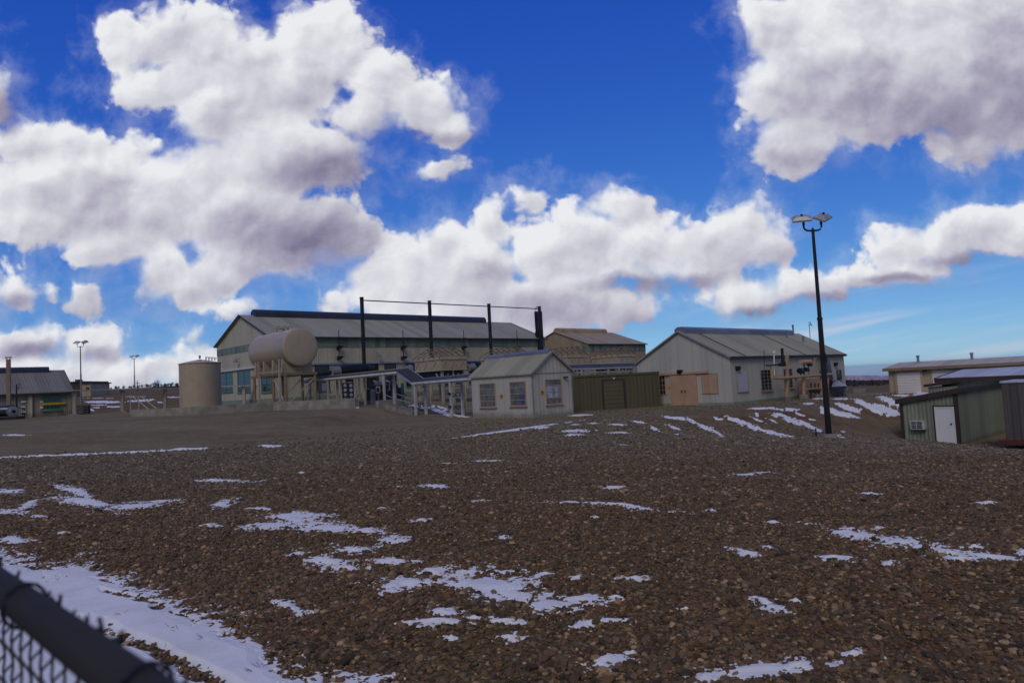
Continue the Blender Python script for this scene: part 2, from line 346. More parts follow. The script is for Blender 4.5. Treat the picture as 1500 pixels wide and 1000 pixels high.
def build_world():
    w = wt
    d = w.node('ShaderNodeTexCoord').outputs['Generated']
    sky = w.node('ShaderNodeTexSky', None, sky_type='NISHITA', sun_disc=False, sun_elevation=SUN_EL, sun_rotation=SUN_AZ, altitude=1900.0, air_density=1.0, dust_density=0.3, ozone_density=2.0)
    sk = sky.outputs[0]
    x, y, z = w.xyz(d)
    ch = []
    for c, (g, k, q) in zip(w.xyz(w.scale(sk, SKYK)), SKY_CURVE):      # deepen the high-desert blue, channel by channel
        c = w.m('POWER', c, g); ch.append(w.m('DIVIDE', w.m('MULTIPLY', c, k/SKYK), w.m('MULTIPLY_ADD', c, q, 1.0)))
    sk = w.comb(*ch)
    iy = w.m('DIVIDE', FPX, w.m('MAXIMUM', y, 0.10))
    P = w.comb(w.m('MULTIPLY', x, iy), w.m('MULTIPLY', z, iy), 0.0)
    wc = w.noise(w.scale(P, 1/130.0), 1.0, 5.0, 0.55, col=True)
    P1 = w.vm('ADD', P, w.vm('MULTIPLY', w.vm('SUBTRACT', wc, (0.5, 0.5, 0.5)), (70.0, 62.0, 0.0)))
    acc = wsum = lsum = None
    for (px, py, rx, ry) in PUFFS:
        cx, cy = cloud_pt(px, py)
        t = w.vm('MULTIPLY_ADD', P1, (1/rx, 1/ry, 0.0), (-cx/rx, -cy/ry, 0.0))
        k = min(rx, ry)*0.75+max(rx, ry)*0.1
        s = w.m('MULTIPLY_ADD', w.vm('LENGTH', t), k, -k)
        acc = s if acc is None else w.m('SMOOTH_MIN', acc, s, 14.0)
        wi = w.m('POWER', 0.90, s); li = w.vm('DOT_PRODUCT', t, (-0.42, 0.80, 0.0))   # each puff is lit from above left
        wsum = wi if wsum is None else w.m('ADD', wsum, wi)
        lsum = w.m('MULTIPLY', wi, li) if lsum is None else w.m('MULTIPLY_ADD', wi, li, lsum)
    lit = w.m('DIVIDE', lsum, w.m('MAXIMUM', wsum, 1e-4)); acc = w.m('SUBTRACT', acc, 3.5)
    # billows: rounded cells at two sizes, plus fine turbulence
    P2 = w.vm('ADD', P, w.vm('MULTIPLY', w.vm('SUBTRACT', wc, (0.5, 0.5, 0.5)), (40.0, 40.0, 0.0)))
    v1 = w.voro(w.scale(P2, 1/34.0), 1.0, 'SMOOTH_F1', smooth=0.35, dim='2D')
    v2 = w.voro(w.scale(P2, 1/13.0), 1.0, 'SMOOTH_F1', smooth=0.3, dim='2D')
    nz = w.noise(w.scale(P2, 1/52.0), 1.0, 7.0, 0.6)
    nl = w.noise(w.scale(P2, 1/110.0), 1.0, 3.0, 0.5)
    hgt = w.m('ADD', w.m('ADD', w.m('MULTIPLY', w.m('SUBTRACT', v1, 0.45), 12.0), w.m('MULTIPLY', w.m('SUBTRACT', v2, 0.45), 5.5)), w.m('ADD', w.m('MULTIPLY', w.m('SUBTRACT', nz, 0.5), 46.0), w.m('MULTIPLY', w.m('SUBTRACT', nl, 0.5), 34.0)))
    hgt = w.m('MULTIPLY', hgt, w.mr(acc, -34.0, -4.0, 0.25, 1.0))        # solid hearts, broken rims
    sd = w.m('ADD', acc, hgt)
    alpha = w.mr(sd, 6.0, w.m('MULTIPLY_ADD', w.mr(nl, 0.42, 0.68), -24.0, -6.0))
    veil = w.m('MULTIPLY', w.mr(w.m('ADD', acc, w.m('MULTIPLY', w.m('SUBTRACT', nz, 0.5), 120.0)), 30.0, -34.0), 0.30)
    alpha = w.m('MAXIMUM', alpha, veil)
    # relief shading: how the cloud mass rises towards the light
    Pq = w.vm('ADD', P2, (-9.0, 15.0, 0.0))
    nq = w.noise(w.scale(Pq, 1/85.0), 1.0, 4.0, 0.48); n0 = w.noise(w.scale(P2, 1/85.0), 1.0, 4.0, 0.48)
    rel = w.m('ADD', w.m('MULTIPLY', w.m('SUBTRACT', nq, n0), 1.05), w.m('MULTIPLY', w.m('SUBTRACT', 0.45, v1), 0.10))
    Ph = w.vm('ADD', P2, (-2.5, 4.0, 0.0)); rel = w.m('ADD', rel, w.m('MULTIPLY', w.m('SUBTRACT', w.noise(w.scale(Ph, 1/22.0), 1.0, 5.0, 0.6), w.noise(w.scale(P2, 1/22.0), 1.0, 5.0, 0.6)), 0.16))
    big = w.noise(w.scale(P1, 1/230.0), 1.0, 3.0, 0.45)
    dk = None
    for (px, py, rx, ry, a) in DARKS:
        cx, cy = cloud_pt(px, py)
        t = w.vm('MULTIPLY_ADD', P1, (1/rx, 1/ry, 0.0), (-cx/rx, -cy/ry, 0.0))
        s = w.mr(w.vm('LENGTH', t), 1.45, 0.1, 0.0, a)
        dk = s if dk is None else w.m('SMOOTH_MAX', dk, s, 0.15)
    # light rim where the mass thins, greyer in the deep middle
    thick = w.mr(sd, 0.0, -70.0, 0.0, 0.12)
    val = w.m('ADD', w.m('ADD', w.m('MULTIPLY_ADD', lit, 0.38, 0.91), rel), w.m('MULTIPLY', w.m('SUBTRACT', big, 0.5), 0.5))
    val = w.m('SUBTRACT', w.m('SUBTRACT', val, w.m('MULTIPLY', dk, 0.80)), thick, clamp=True)
    ccol = w.ramp(val, [(0.0, (0.20, 0.185, 0.29)), (0.35, (0.37, 0.35, 0.46)), (0.7, (0.60, 0.60, 0.67)), (1.0, (0.83, 0.84, 0.87))])
    front = w.mr(y, 0.10, 0.20)
    alpha = w.m('MULTIPLY', alpha, front)
    # thin streaks of high cloud low on the right
    ci = w.noise(w.comb(w.m('DIVIDE', x, 0.42), w.m('ADD', w.m('MULTIPLY', z, 26.0), w.m('MULTIPLY', x, -3.4)), 0.0), 1.6, 5.0, 0.55)
    ci = w.m('MULTIPLY', w.m('MULTIPLY', w.mr(ci, 0.47, 0.75), w.mr(z, 0.13, 0.06)), w.mr(x, 0.0, 0.3))
    sk = w.mix(w.m('MULTIPLY', ci, 0.6), sk, tuple(k/SKYK for k in (0.60, 0.62, 0.74)))
    # the cloud deck overhead and behind, which shades the yard
    dn = w.noise(w.vm('DIVIDE', d, w.comb(w.m('ADD', w.m('ABSOLUTE', z), 0.25), w.m('ADD', w.m('ABSOLUTE', z), 0.25), 1.0)), 1.3, 5.0, 0.55)
    deck = w.m('MULTIPLY', w.mr(dn, 0.36, 0.56), w.m('MAXIMUM', w.mr(y, 0.25, 0.0), w.mr(z, 0.62, 0.85)))
    sk = w.mix(deck, sk, tuple(k/SKYK for k in DECK))
    out = w.mix(alpha, sk, w.scale(ccol, 1/SKYK))
    bg = w.node('ShaderNodeBackground', {'Color': out, 'Strength': SKYK})
    w.L.new(bg.outputs[0], w.node('ShaderNodeOutputWorld').inputs[0])
SKY_CURVE = ((1.56, 0.64, 0.9), (1.16, 0.69, 0.3), (0.43, 0.755, 0.0)); DECK = (0.17, 0.18, 0.24)
build_world()
world.cycles.sampling_method = 'MANUAL'; world.cycles.sample_map_resolution = 512
sl = bpy.data.lights.new('sun', 'SUN'); sl.energy = 0.95; sl.angle = math.radians(25); sl.color = (1.0, 0.92, 0.80)
so = bpy.data.objects.new('sun', sl); COL.objects.link(so)
so.rotation_euler = (math.pi/2-SUN_EL, 0, -SUN_AZ+math.pi)   # shines from SUN_AZ
so.location = (0, 0, 60)
cd = bpy.data.cameras.new('camera'); cam = bpy.data.objects.new('camera', cd); COL.objects.link(cam); SC.camera = cam
from mathutils import Matrix
mm = Matrix.Identity(4)
for i in range(3): mm[i][0] = Rv[i]; mm[i][1] = Uv[i]; mm[i][2] = -Fv[i]; mm[i][3] = EYE[i]
cam.matrix_world = mm
cd.sensor_width = 36; cd.lens = 36*FPX/1500; cd.clip_start = 0.05; cd.clip_end = 40000
cd.dof.use_dof = True; cd.dof.focus_distance = 45; cd.dof.aperture_fstop = 4.5
SC.view_settings.view_transform = 'Standard'; SC.view_settings.look = 'None'; SC.view_settings.exposure = 0; SC.view_settings.gamma = 1
SC.cycles.use_denoising = True; SC.cycles.max_bounces = 5; SC.cycles.diffuse_bounces = 2; SC.cycles.glossy_bounces = 2; SC.cycles.transmission_bounces = 2; SC.cycles.volume_bounces = 0; SC.cycles.volume_step_rate = 1.0
SC.cycles.use_adaptive_sampling = True; SC.cycles.adaptive_threshold = 0.02
# ------------------------------------------------------------------ ground
def ground_material():
    m, nt, b = new_mat('ground'); c = oc(nt)
    pad = nt.node('ShaderNodeAttribute', None, attribute_name='pad').outputs['Fac']
    red = nt.node('ShaderNodeAttribute', None, attribute_name='red').outputs['Fac']
    far = nt.node('ShaderNodeAttribute', None, attribute_name='far').outputs['Fac']
    wob = nt.vm('ADD', c, nt.scale(nt.noise(c, 6.0, 3, col=True), 0.05))
    va = nt.node('ShaderNodeTexVoronoi', None, voronoi_dimensions='2D'); nt.set(va.inputs['Vector'], wob); nt.set(va.inputs['Scale'], 15.0)
    vb = nt.node('ShaderNodeTexVoronoi', None, voronoi_dimensions='2D'); nt.set(vb.inputs['Vector'], wob); nt.set(vb.inputs['Scale'], 34.0)
    ra = nt.xyz(va.outputs['Color'])[0]; rb = nt.xyz(vb.outputs['Color'])[0]
    stops = [(0.0, (0.070, 0.055, 0.027)), (0.25, (0.128, 0.099, 0.044)), (0.5, (0.172, 0.104, 0.035)), (0.7, (0.128, 0.113, 0.061)), (0.88, (0.268, 0.180, 0.066)), (1.0, (0.434, 0.337, 0.153))]
    ca = nt.ramp(ra, stops); cb = nt.ramp(rb, stops)
    soil = nt.mix(nt.noise(c, 0.5, 5, 0.6), (0.070, 0.037, 0.013), (0.108, 0.060, 0.021))
    gap = nt.mr(va.outputs['Distance'], 0.40, 0.62)
    coarse = nt.mix(nt.m('MULTIPLY', gap, 0.8), ca, soil)
    big = nt.noise(c, 0.22, 5, 0.6)
    coarse = nt.mix(nt.m('MULTIPLY', nt.mr(big, 0.5, 0.68), 0.55), coarse, soil)
    fine = nt.mix(0.40, nt.mix(1.0, cb, (1.35, 1.38, 1.45), 'MULTIPLY'), nt.mix(nt.mr(nt.noise(c, 0.35, 5, 0.65), 0.35, 0.65), (0.215, 0.182, 0.122), (0.310, 0.265, 0.180)))
    tr = nt.noise(nt.vm('MULTIPLY', c, (0.10, 0.55, 1.0)), 1.0, 4, 0.6)
    fine = nt.mix(nt.m('MULTIPLY', nt.mr(tr, 0.5, 0.7), 0.45), fine, (0.123, 0.077, 0.041))
    sp1 = nt.noise(c, 7.0, 3, 0.75); sp2 = nt.noise(c, 1.6, 4, 0.7)
    fine = nt.mix(nt.mr(sp1, 0.52, 0.70, 0.0, 0.6), fine, (0.075, 0.06, 0.042)); fine = nt.mix(nt.mr(sp1, 0.44, 0.28, 0.0, 0.5), fine, (0.42, 0.37, 0.27))
    fine = nt.mix(nt.mr(sp2, 0.5, 0.72, 0.0, 0.45), fine, (0.115, 0.085, 0.058))
    base = nt.mix(pad, coarse, fine)
    rn = nt.noise(c, 1.2, 5, 0.65)
    redc = nt.mix(rn, (0.098, 0.041, 0.014), (0.163, 0.071, 0.025))
    base = nt.mix(nt.m('MULTIPLY', red, nt.mr(rn, 0.30, 0.62)), base, redc)
    fc = nt.mix(nt.noise(nt.vm('MULTIPLY', c, (0.02, 0.09, 1.0)), 1.0, 5, 0.6), (0.111, 0.071, 0.031), (0.209, 0.132, 0.055))
    fc = nt.mix(nt.mr(nt.noise(c, 0.35, 4, 0.6), 0.55, 0.68), fc, (0.052, 0.042, 0.021))
    base = nt.mix(far, base, fc)
    nt.set(b.inputs['Base Color'], base); b.inputs['Roughness'].default_value = 0.95; b.inputs['Specular IOR Level'].default_value = 0.15
    h = nt.mix(pad, nt.m('MULTIPLY', va.outputs['Distance'], -1.0), nt.m('MULTIPLY', vb.outputs['Distance'], -0.4))
    h2 = nt.m('ADD', nt.m('MULTIPLY', nt.noise(c, 9.0, 4, 0.6), 0.6), h)
    nt.set(b.inputs['Normal'], nt.bump(h2, 0.7, 0.04))
    return m
def spaced(lo, hi, n, k, c=0.0):
    t = np.linspace(np.arcsinh((lo-c)/k), np.arcsinh((hi-c)/k), n); return c+np.sinh(t)*k
gx = spaced(-6500, 6500, 520, 9.0); gy = spaced(-80, 9500, 560, 9.0, 14.0)
GX, GY = np.meshgrid(gx, gy); GZ = terrain(GX, GY)
def grid_mesh(name, X, Y, Z, mat, keep=None, smooth=True):
    h, w = X.shape; co = np.stack([X, Y, Z], -1).reshape(-1, 3)
    idx = np.arange(h*w).reshape(h, w)
    q = np.stack([idx[:-1, :-1], idx[:-1, 1:], idx[1:, 1:], idx[1:, :-1]], -1).reshape(-1, 4)
    if keep is not None:
        q = q[keep.reshape(-1)]; used = np.unique(q); mp = -np.ones(h*w, np.int64); mp[used] = np.arange(len(used)); q = mp[q]; co = co[used]
    else: used = np.arange(h*w)
    me = bpy.data.meshes.new(name); me.vertices.add(len(co)); me.loops.add(q.size); me.polygons.add(len(q))
    me.vertices.foreach_set('co', co.astype(np.float32).ravel()); me.loops.foreach_set('vertex_index', q.astype(np.int32).ravel())
    me.polygons.foreach_set('loop_start', np.arange(0, q.size, 4, dtype=np.int32))
    me.polygons.foreach_set('use_smooth', np.full(len(q), smooth)); me.update(); me.validate()
    me.materials.append(mat); o = bpy.data.objects.new(name, me); COL.objects.link(o); return o, used
ground, _ = grid_mesh('ground', GX, GY, GZ, ground_material()); ground['kind'] = 'structure'
def put(o, name, arr):
    a = o.data.attributes.new(name, 'FLOAT', 'POINT'); a.data.foreach_set('value', np.asarray(arr, np.float32).ravel())
GN_ = -math.sin(YAW)*GX + math.cos(YAW)*GY; EN_ = edge_n(GX)
padv = sst(-0.15, 0.4, GN_-EN_-0.5*(fbm(GX*0.8, GY*0.8)-0.5))
R_ = np.hypot(GX, GY)
padv = np.maximum(padv*0.95, sst(14, 30, R_)*0.8)  # distance greying too: lit look of far stone tops painted into the ground
farv = sst(80, 110, R_)
redv = np.zeros_like(GX)
def blot(cx, cy, rx, ry, a=1.0):
    global redv
    d = ((GX-cx)/rx)**2+((GY-cy)/ry)**2; redv = np.maximum(redv, a*np.exp(-d*1.3))
for px, py, rx, ry, a in ((400, 602, 16, 2.2, 0.9), (300, 610, 12, 2.0, 0.6), (470, 612, 9, 5, 0.5), (1080, 612, 3.2, 2.2, 1.0), (1120, 606, 4.0, 1.6, 0.9), (1190, 610, 5, 2.4, 0.8), (1270, 600, 4, 2.5, 0.6), (350, 640, 8, 2.5, 0.5), (150, 640, 12, 3, 0.35)):
    p = hit(px, py); blot(p[0], p[1], rx, ry, a)
for px, py, rx, ry, a in ((660, 870, 1.3, 0.7, 0.9), (300, 830, 1.6, 0.8, 0.7), (480, 790, 2, 1.0, 0.6), (1100, 940, 1.6, 0.5, 0.9), (1350, 950, 1.4, 0.5, 0.9), (900, 940, 1.0, 0.4, 0.7), (620, 900, 1.5, 0.5, 0.7), (1200, 890, 2.0, 0.6, 0.6), (200, 800, 2.0, 0.8, 0.6)):
    p = hit(px, py); blot(p[0], p[1], rx, ry, a)
put(ground, 'pad', padv); put(ground, 'red', redv); put(ground, 'far', farv)
# mesa far to the right
def mesa():
    m, nt, b = new_mat('mesa_rock'); c = oc(nt)
    n = nt.noise(nt.vm('MULTIPLY', c, (0.012, 0.012, 0.004)), 1.0, 6, 0.7)
    nt.set(b.inputs['Base Color'], nt.ramp(n, [(0.3, (0.36, 0.21, 0.22)), (0.47, (0.55, 0.34, 0.31)), (0.58, (0.9, 0.62, 0.52)), (0.8, (0.42, 0.26, 0.27))])); b.inputs['Roughness'].default_value = 0.95
    D = 8200.0; n_ = 90; top = []; mid = []; base = []
    for i in range(n_):
        x = 2600+i*55.0; k = vnoise(np.array([i*0.21]), np.array([3.0]))[0]; k2 = vnoise(np.array([i*0.8]), np.array([9.0]))[0]
        zt = zsee(x, D, 549.3+(project(x, D, -100)[0]-1270)*-0.004)-6+6*k2
        yy = D+(k-0.5)*500+(k2-0.5)*160
        top.append((x, yy, zt)); mid.append((x+(k2-.5)*40, yy-60-60*k, zt-38-14*k2)); base.append((x, yy-420-150*k, -215))
    back = [(x, y+900, z) for x, y, z in top]
    pts = base+mid+top+back; fs = []
    for r in range(3):
        for i in range(n_-1): fs.append((r*n_+i, r*n_+i+1, (r+1)*n_+i+1, (r+1)*n_+i))
    o = MB().add(pts, fs).build('mesa', m); o['kind'] = 'structure'
mesa()
# ------------------------------------------------------------------ snow
SNOW_POLY = [(-30,786),(8,806),(55,822),(100,826),(140,829),(165,842),(190,853),(225,868),(252,886),(300,905),(345,917),(388,938),(398,960),(425,980),(470,990),(520,996),(600,1012),(600,1060),(-30,1060)]
SNOW = [(15,720,25,4,0),(45,737,22,6,-22),(12,750,28,5,0),(112,720,36,6,20),(125,735,55,8,10),(190,742,45,6,-5),(60,757,14,3,0),(235,734,32,2.5,-5),(328,738,24,5,-12),(310,768,14,3,0),(322,704,48,2.6,0),(395,653,17,1.6,0),(90,780,15,3,0),(20,790,26,6,0),
 (432,757,42,9,-3),(470,772,62,7,3),(395,771,42,6,-5),(532,776,32,5,0),(570,790,26,6,-10),(615,764,12,2,0),(432,810,20,2.6,0),(480,822,34,7,10),(522,805,26,5,0),(570,823,36,5,0),(500,832,30,5,0),(380,745,14,3,0),
 (690,838,46,9,0),(620,852,60,8,-3),(585,857,26,7,-8),(702,856,60,9,5),(742,862,52,12,8),(770,872,58,12,5),(810,886,34,11,0),(850,882,42,5,0),(640,836,28,5,0),(790,843,15,2.6,0),(850,848,15,3,0),(900,882,16,2,0),
 (625,916,54,5,-2),(642,900,22,4,0),(690,906,12,2.5,0),(750,931,28,5,0),(880,914,46,5.5,-6),(735,909,28,4,0),(430,892,22,5,10),(650,937,8,2,0),(812,960,8,3,0),(905,972,30,6,-6),(890,980,16,4,0),(1100,984,112,10,-7),(1030,996,40,6,0),(1165,974,46,7,-10),(1270,952,12,6,0),(940,965,9,3,0),
 (1105,880,24,6,20),(1115,890,18,4,0),(1150,880,10,2.6,0),(1000,888,10,2,0),(925,848,15,2.6,0),(1088,809,16,3.6,8),(1130,800,10,3.6,0),(1220,820,28,4.5,8),(1300,828,12,4,0),(1250,782,52,6,8),(1320,795,55,7,8),(1390,805,60,6,8),(1445,812,60,4.5,10),(1230,776,34,4,0),(1290,775,14,2,0),(1350,800,50,5,0),(1410,815,42,5,0),(1500,808,12,4,0),(1430,798,10,2,0),(1140,766,16,1.6,0),(905,742,62,2.4,4),(940,746,28,2,0),(828,736,34,1.4,0),(890,713,20,1.7,0),(1095,695,36,2.0,-2),(1275,722,22,1.4,0),(1460,738,20,1.3,0),(630,712,20,3,0),(588,713,9,1,0),(440,692,7,1,0),(1050,745,12,1,0),(720,675,36,0.9,0),(655,678,16,0.7,0),(910,652,13,1.2,0),(870,760,10,1,0),(730,790,12,1.6,0),(560,745,10,1,0),(700,735,10,1.2,0),
 (70,667,90,1.7,-2.3),(190,662,70,1.4,-2.5),(275,657.5,32,1.4,-2),(22,637,20,1.0,0),(745,630.5,95,1.2,-8),(845,631,26,2.4,-2),(794,626,11,1.6,-6),(842,622,9,0.8,0),(868,620,9,0.8,0),(902,622,14,1.3,3),(842,637,17,1.5,0),(903,634,24,1.3,0),(936,618,11,1.6,5),(959,628,13,2.2,25),(850,608,17,1.1,-2),
 (991,612,22,2.2,6),(1027,623,24,3.2,27),(1050,633,15,2.6,38),(988,626,16,1.8,20),(994,636,9,1.2,0),(1078,616,19,3.6,22),(1097,623,18,3.6,30),(1118,630,18,2.6,26),(1136,635,18,2.6,20),(1152,638,14,1.8,15),(1050,613,8,1.6,20),(1113,616,13,1.8,25),(1131,616,8,1.6,25),(1108,607,5,2,40),(1143,608,14,2.6,12),(1160,616,18,3.6,25),(1181,622,18,3.6,25),(1194,628,10,2.6,20),(1176,608,16,1.8,20),(1185,591,8,1.2,0),(1162,599,13,1.4,6),(1145,600,12,1.2,6),(1117,598,19,1.4,-3),(1205,600,6,4,45),(1226,604,23,3.6,20),(1246,608,18,2.6,20),(1243,597,18,3.4,20),(1256,602,10,2.6,0),(1233,584,11,1.2,0),(1265,590,15,3,25),(1280,598,23,5,25),(1300,600,22,4.6,20),(1314,607,7,2,0),(1304,587,20,4,20),(1318,592,12,4,20),(1237,632,4,0.9,0),(1228,638,4,1.8,0),(1234,641,4,1.3,0),(1350,576,13,2.4,-10),(1322,579,12,1.3,0),(1200,584,10,0.8,0),
 (613,594,15,1.6,0),(624,597,9,2,0),(638,600,11,2.8,20),(649,604,11,2.4,25),(663,607,11,1.6,12),(676,609.5,12,0.9,6),(653,600,4,0.8,0),(524,596.5,5,0.8,0),(645,596,10,1.2,15),
 (150,588.5,28,1.6,0),(206,586.5,19,1.6,-4),(144,593,13,0.8,0),(166,595.5,13,1.1,0),(142,597,6,0.7,0),(134,600,6,1.0,20),(235,589,6,0.8,0),(253,581.6,11,0.8,0),(146,583,22,0.5,0),(198,580.6,20,0.5,0),(219,577,6,0.5,0),(165,576,8,0.7,0)]
HOLES = [(225,958,70,9,24),(300,990,60,10,22),(178,874,22,3,15),(150,852,18,2.2,10),(200,885,16,3,12),(222,893,9,3,0),(60,832,22,2,4),(262,903,14,2.5,10)]
def seg_poly_sdf(px, py, poly):
    d = np.full(px.shape, 1e9); ins = np.zeros(px.shape, bool); n = len(poly)
    for i in range(n):
        ax, ay = poly[i]; bx, by = poly[(i+1) % n]; ex, ey = bx-ax, by-ay; wx, wy = px-ax, py-ay
        t = np.clip((wx*ex+wy*ey)/(ex*ex+ey*ey), 0, 1); d = np.minimum(d, np.hypot(wx-ex*t, wy-ey*t))
        c = (ay > py) != (by > py)
        with np.errstate(divide='ignore', invalid='ignore'): ins ^= c & (px < ex*(py-ay)/(ey if ey else 1e-9)+ax)
    return np.where(ins, d, -d)
def ell(px, py, e):
    cx, cy, rx, ry, a = e; t = math.radians(a); c, s = math.cos(t), math.sin(t)
    x = (px-cx)*c+(py-cy)*s; y = -(px-cx)*s+(py-cy)*c
    return 1-np.hypot(x/rx, y/ry)
def snow_field(x, y, z, smooth=False):
    """>0 where snow lies; outlines surveyed from the photograph, edges broken up on the ground itself"""
    px, py = project(x, y, z); f = np.full(x.shape, -3.0)
    r = np.hypot(x, y)
    wx = (fbm(x*1.3+4, y*1.3, 3)-0.5); wy = (fbm(x*1.3, y*1.3+8, 3)-0.5)
    k = np.clip(9/np.maximum(r, 3), 0, 2)
    px = px+wx*44*k; py = py+wy*16*k*np.clip(9/np.maximum(r, 3), 0.15, 1)
    f = np.maximum(f, np.clip(seg_poly_sdf(px, py, SNOW_POLY)/26.0, -3, 2))
    for e in HOLES: f = np.minimum(f, -ell(px, py, e)*1.2+0.1)
    for e in SNOW:
        m = (np.abs(px-e[0]) < e[2]*2.0+20) & (np.abs(py-e[1]) < max(e[3], e[2]*abs(math.sin(math.radians(e[4]))))*2.0+12)
        if m.any(): f[m] = np.maximum(f[m], ell(px[m], py[m], e))
    stone = fbm(x*13, y*13, 3, 0.75)-0.5; med = fbm(x*3.1+2, y*3.1, 3, 0.6)-0.5
    if smooth: return f+med*0.5
    f = f + np.clip(14/np.maximum(r, 6), 0.5, 1.3)*(stone*2.1+med*1.6+(fbm(x*29, y*29, 2)-0.5)*1.1) - 0.06
    return f
qn, qa = 1150, 1500
D_ = 1/np.linspace(1/3.4, 1/175.0, qn); A_ = np.linspace(-0.82, 0.82, qa)
SX = D_[:, None]*A_[None, :]; SY = np.repeat(D_[:, None], qa, 1); SZ = terrain(SX, SY)
SF = snow_field(SX, SY, SZ)
hs = np.clip(snow_field(SX, SY, SZ, True), 0, 1.2); R2 = np.hypot(SX, SY)
thick = 0.006+0.013*np.minimum(hs, 0.6)+0.035*np.clip(hs-0.5, 0, 0.6)+0.006*(fbm(SX*1.7, SY*1.7, 3)-0.5)
thick = np.where(SF > 0, thick*np.clip(SF*5+0.35, 0, 1), SF*0.10) + np.where(SF > 0, np.clip(R2-20, 0, 60)*0.0006, 0)
kq = (SF[:-1, :-1] > -0.12) | (SF[1:, 1:] > -0.12) | (SF[:-1, 1:] > -0.12) | (SF[1:, :-1] > -0.12)
def snow_mat():
    m, nt, b = new_mat('snow'); c = oc(nt)
    nt.set(b.inputs['Base Color'], nt.mix(nt.mr(nt.noise(c, 2.5, 5, 0.7), 0.4, 0.75), (0.86, 0.845, 0.82), (0.74, 0.72, 0.68))); b.inputs['Roughness'].default_value = 0.7; b.inputs['Specular IOR Level'].default_value = 0.2
    nt.set(b.inputs['Normal'], nt.bump(nt.noise(c, 20, 5, 0.6), 0.35, 0.02)); return m
snow, _ = grid_mesh('snow', SX, SY, SZ+thick+0.004, snow_mat(), keep=kq); snow['kind'] = 'stuff'
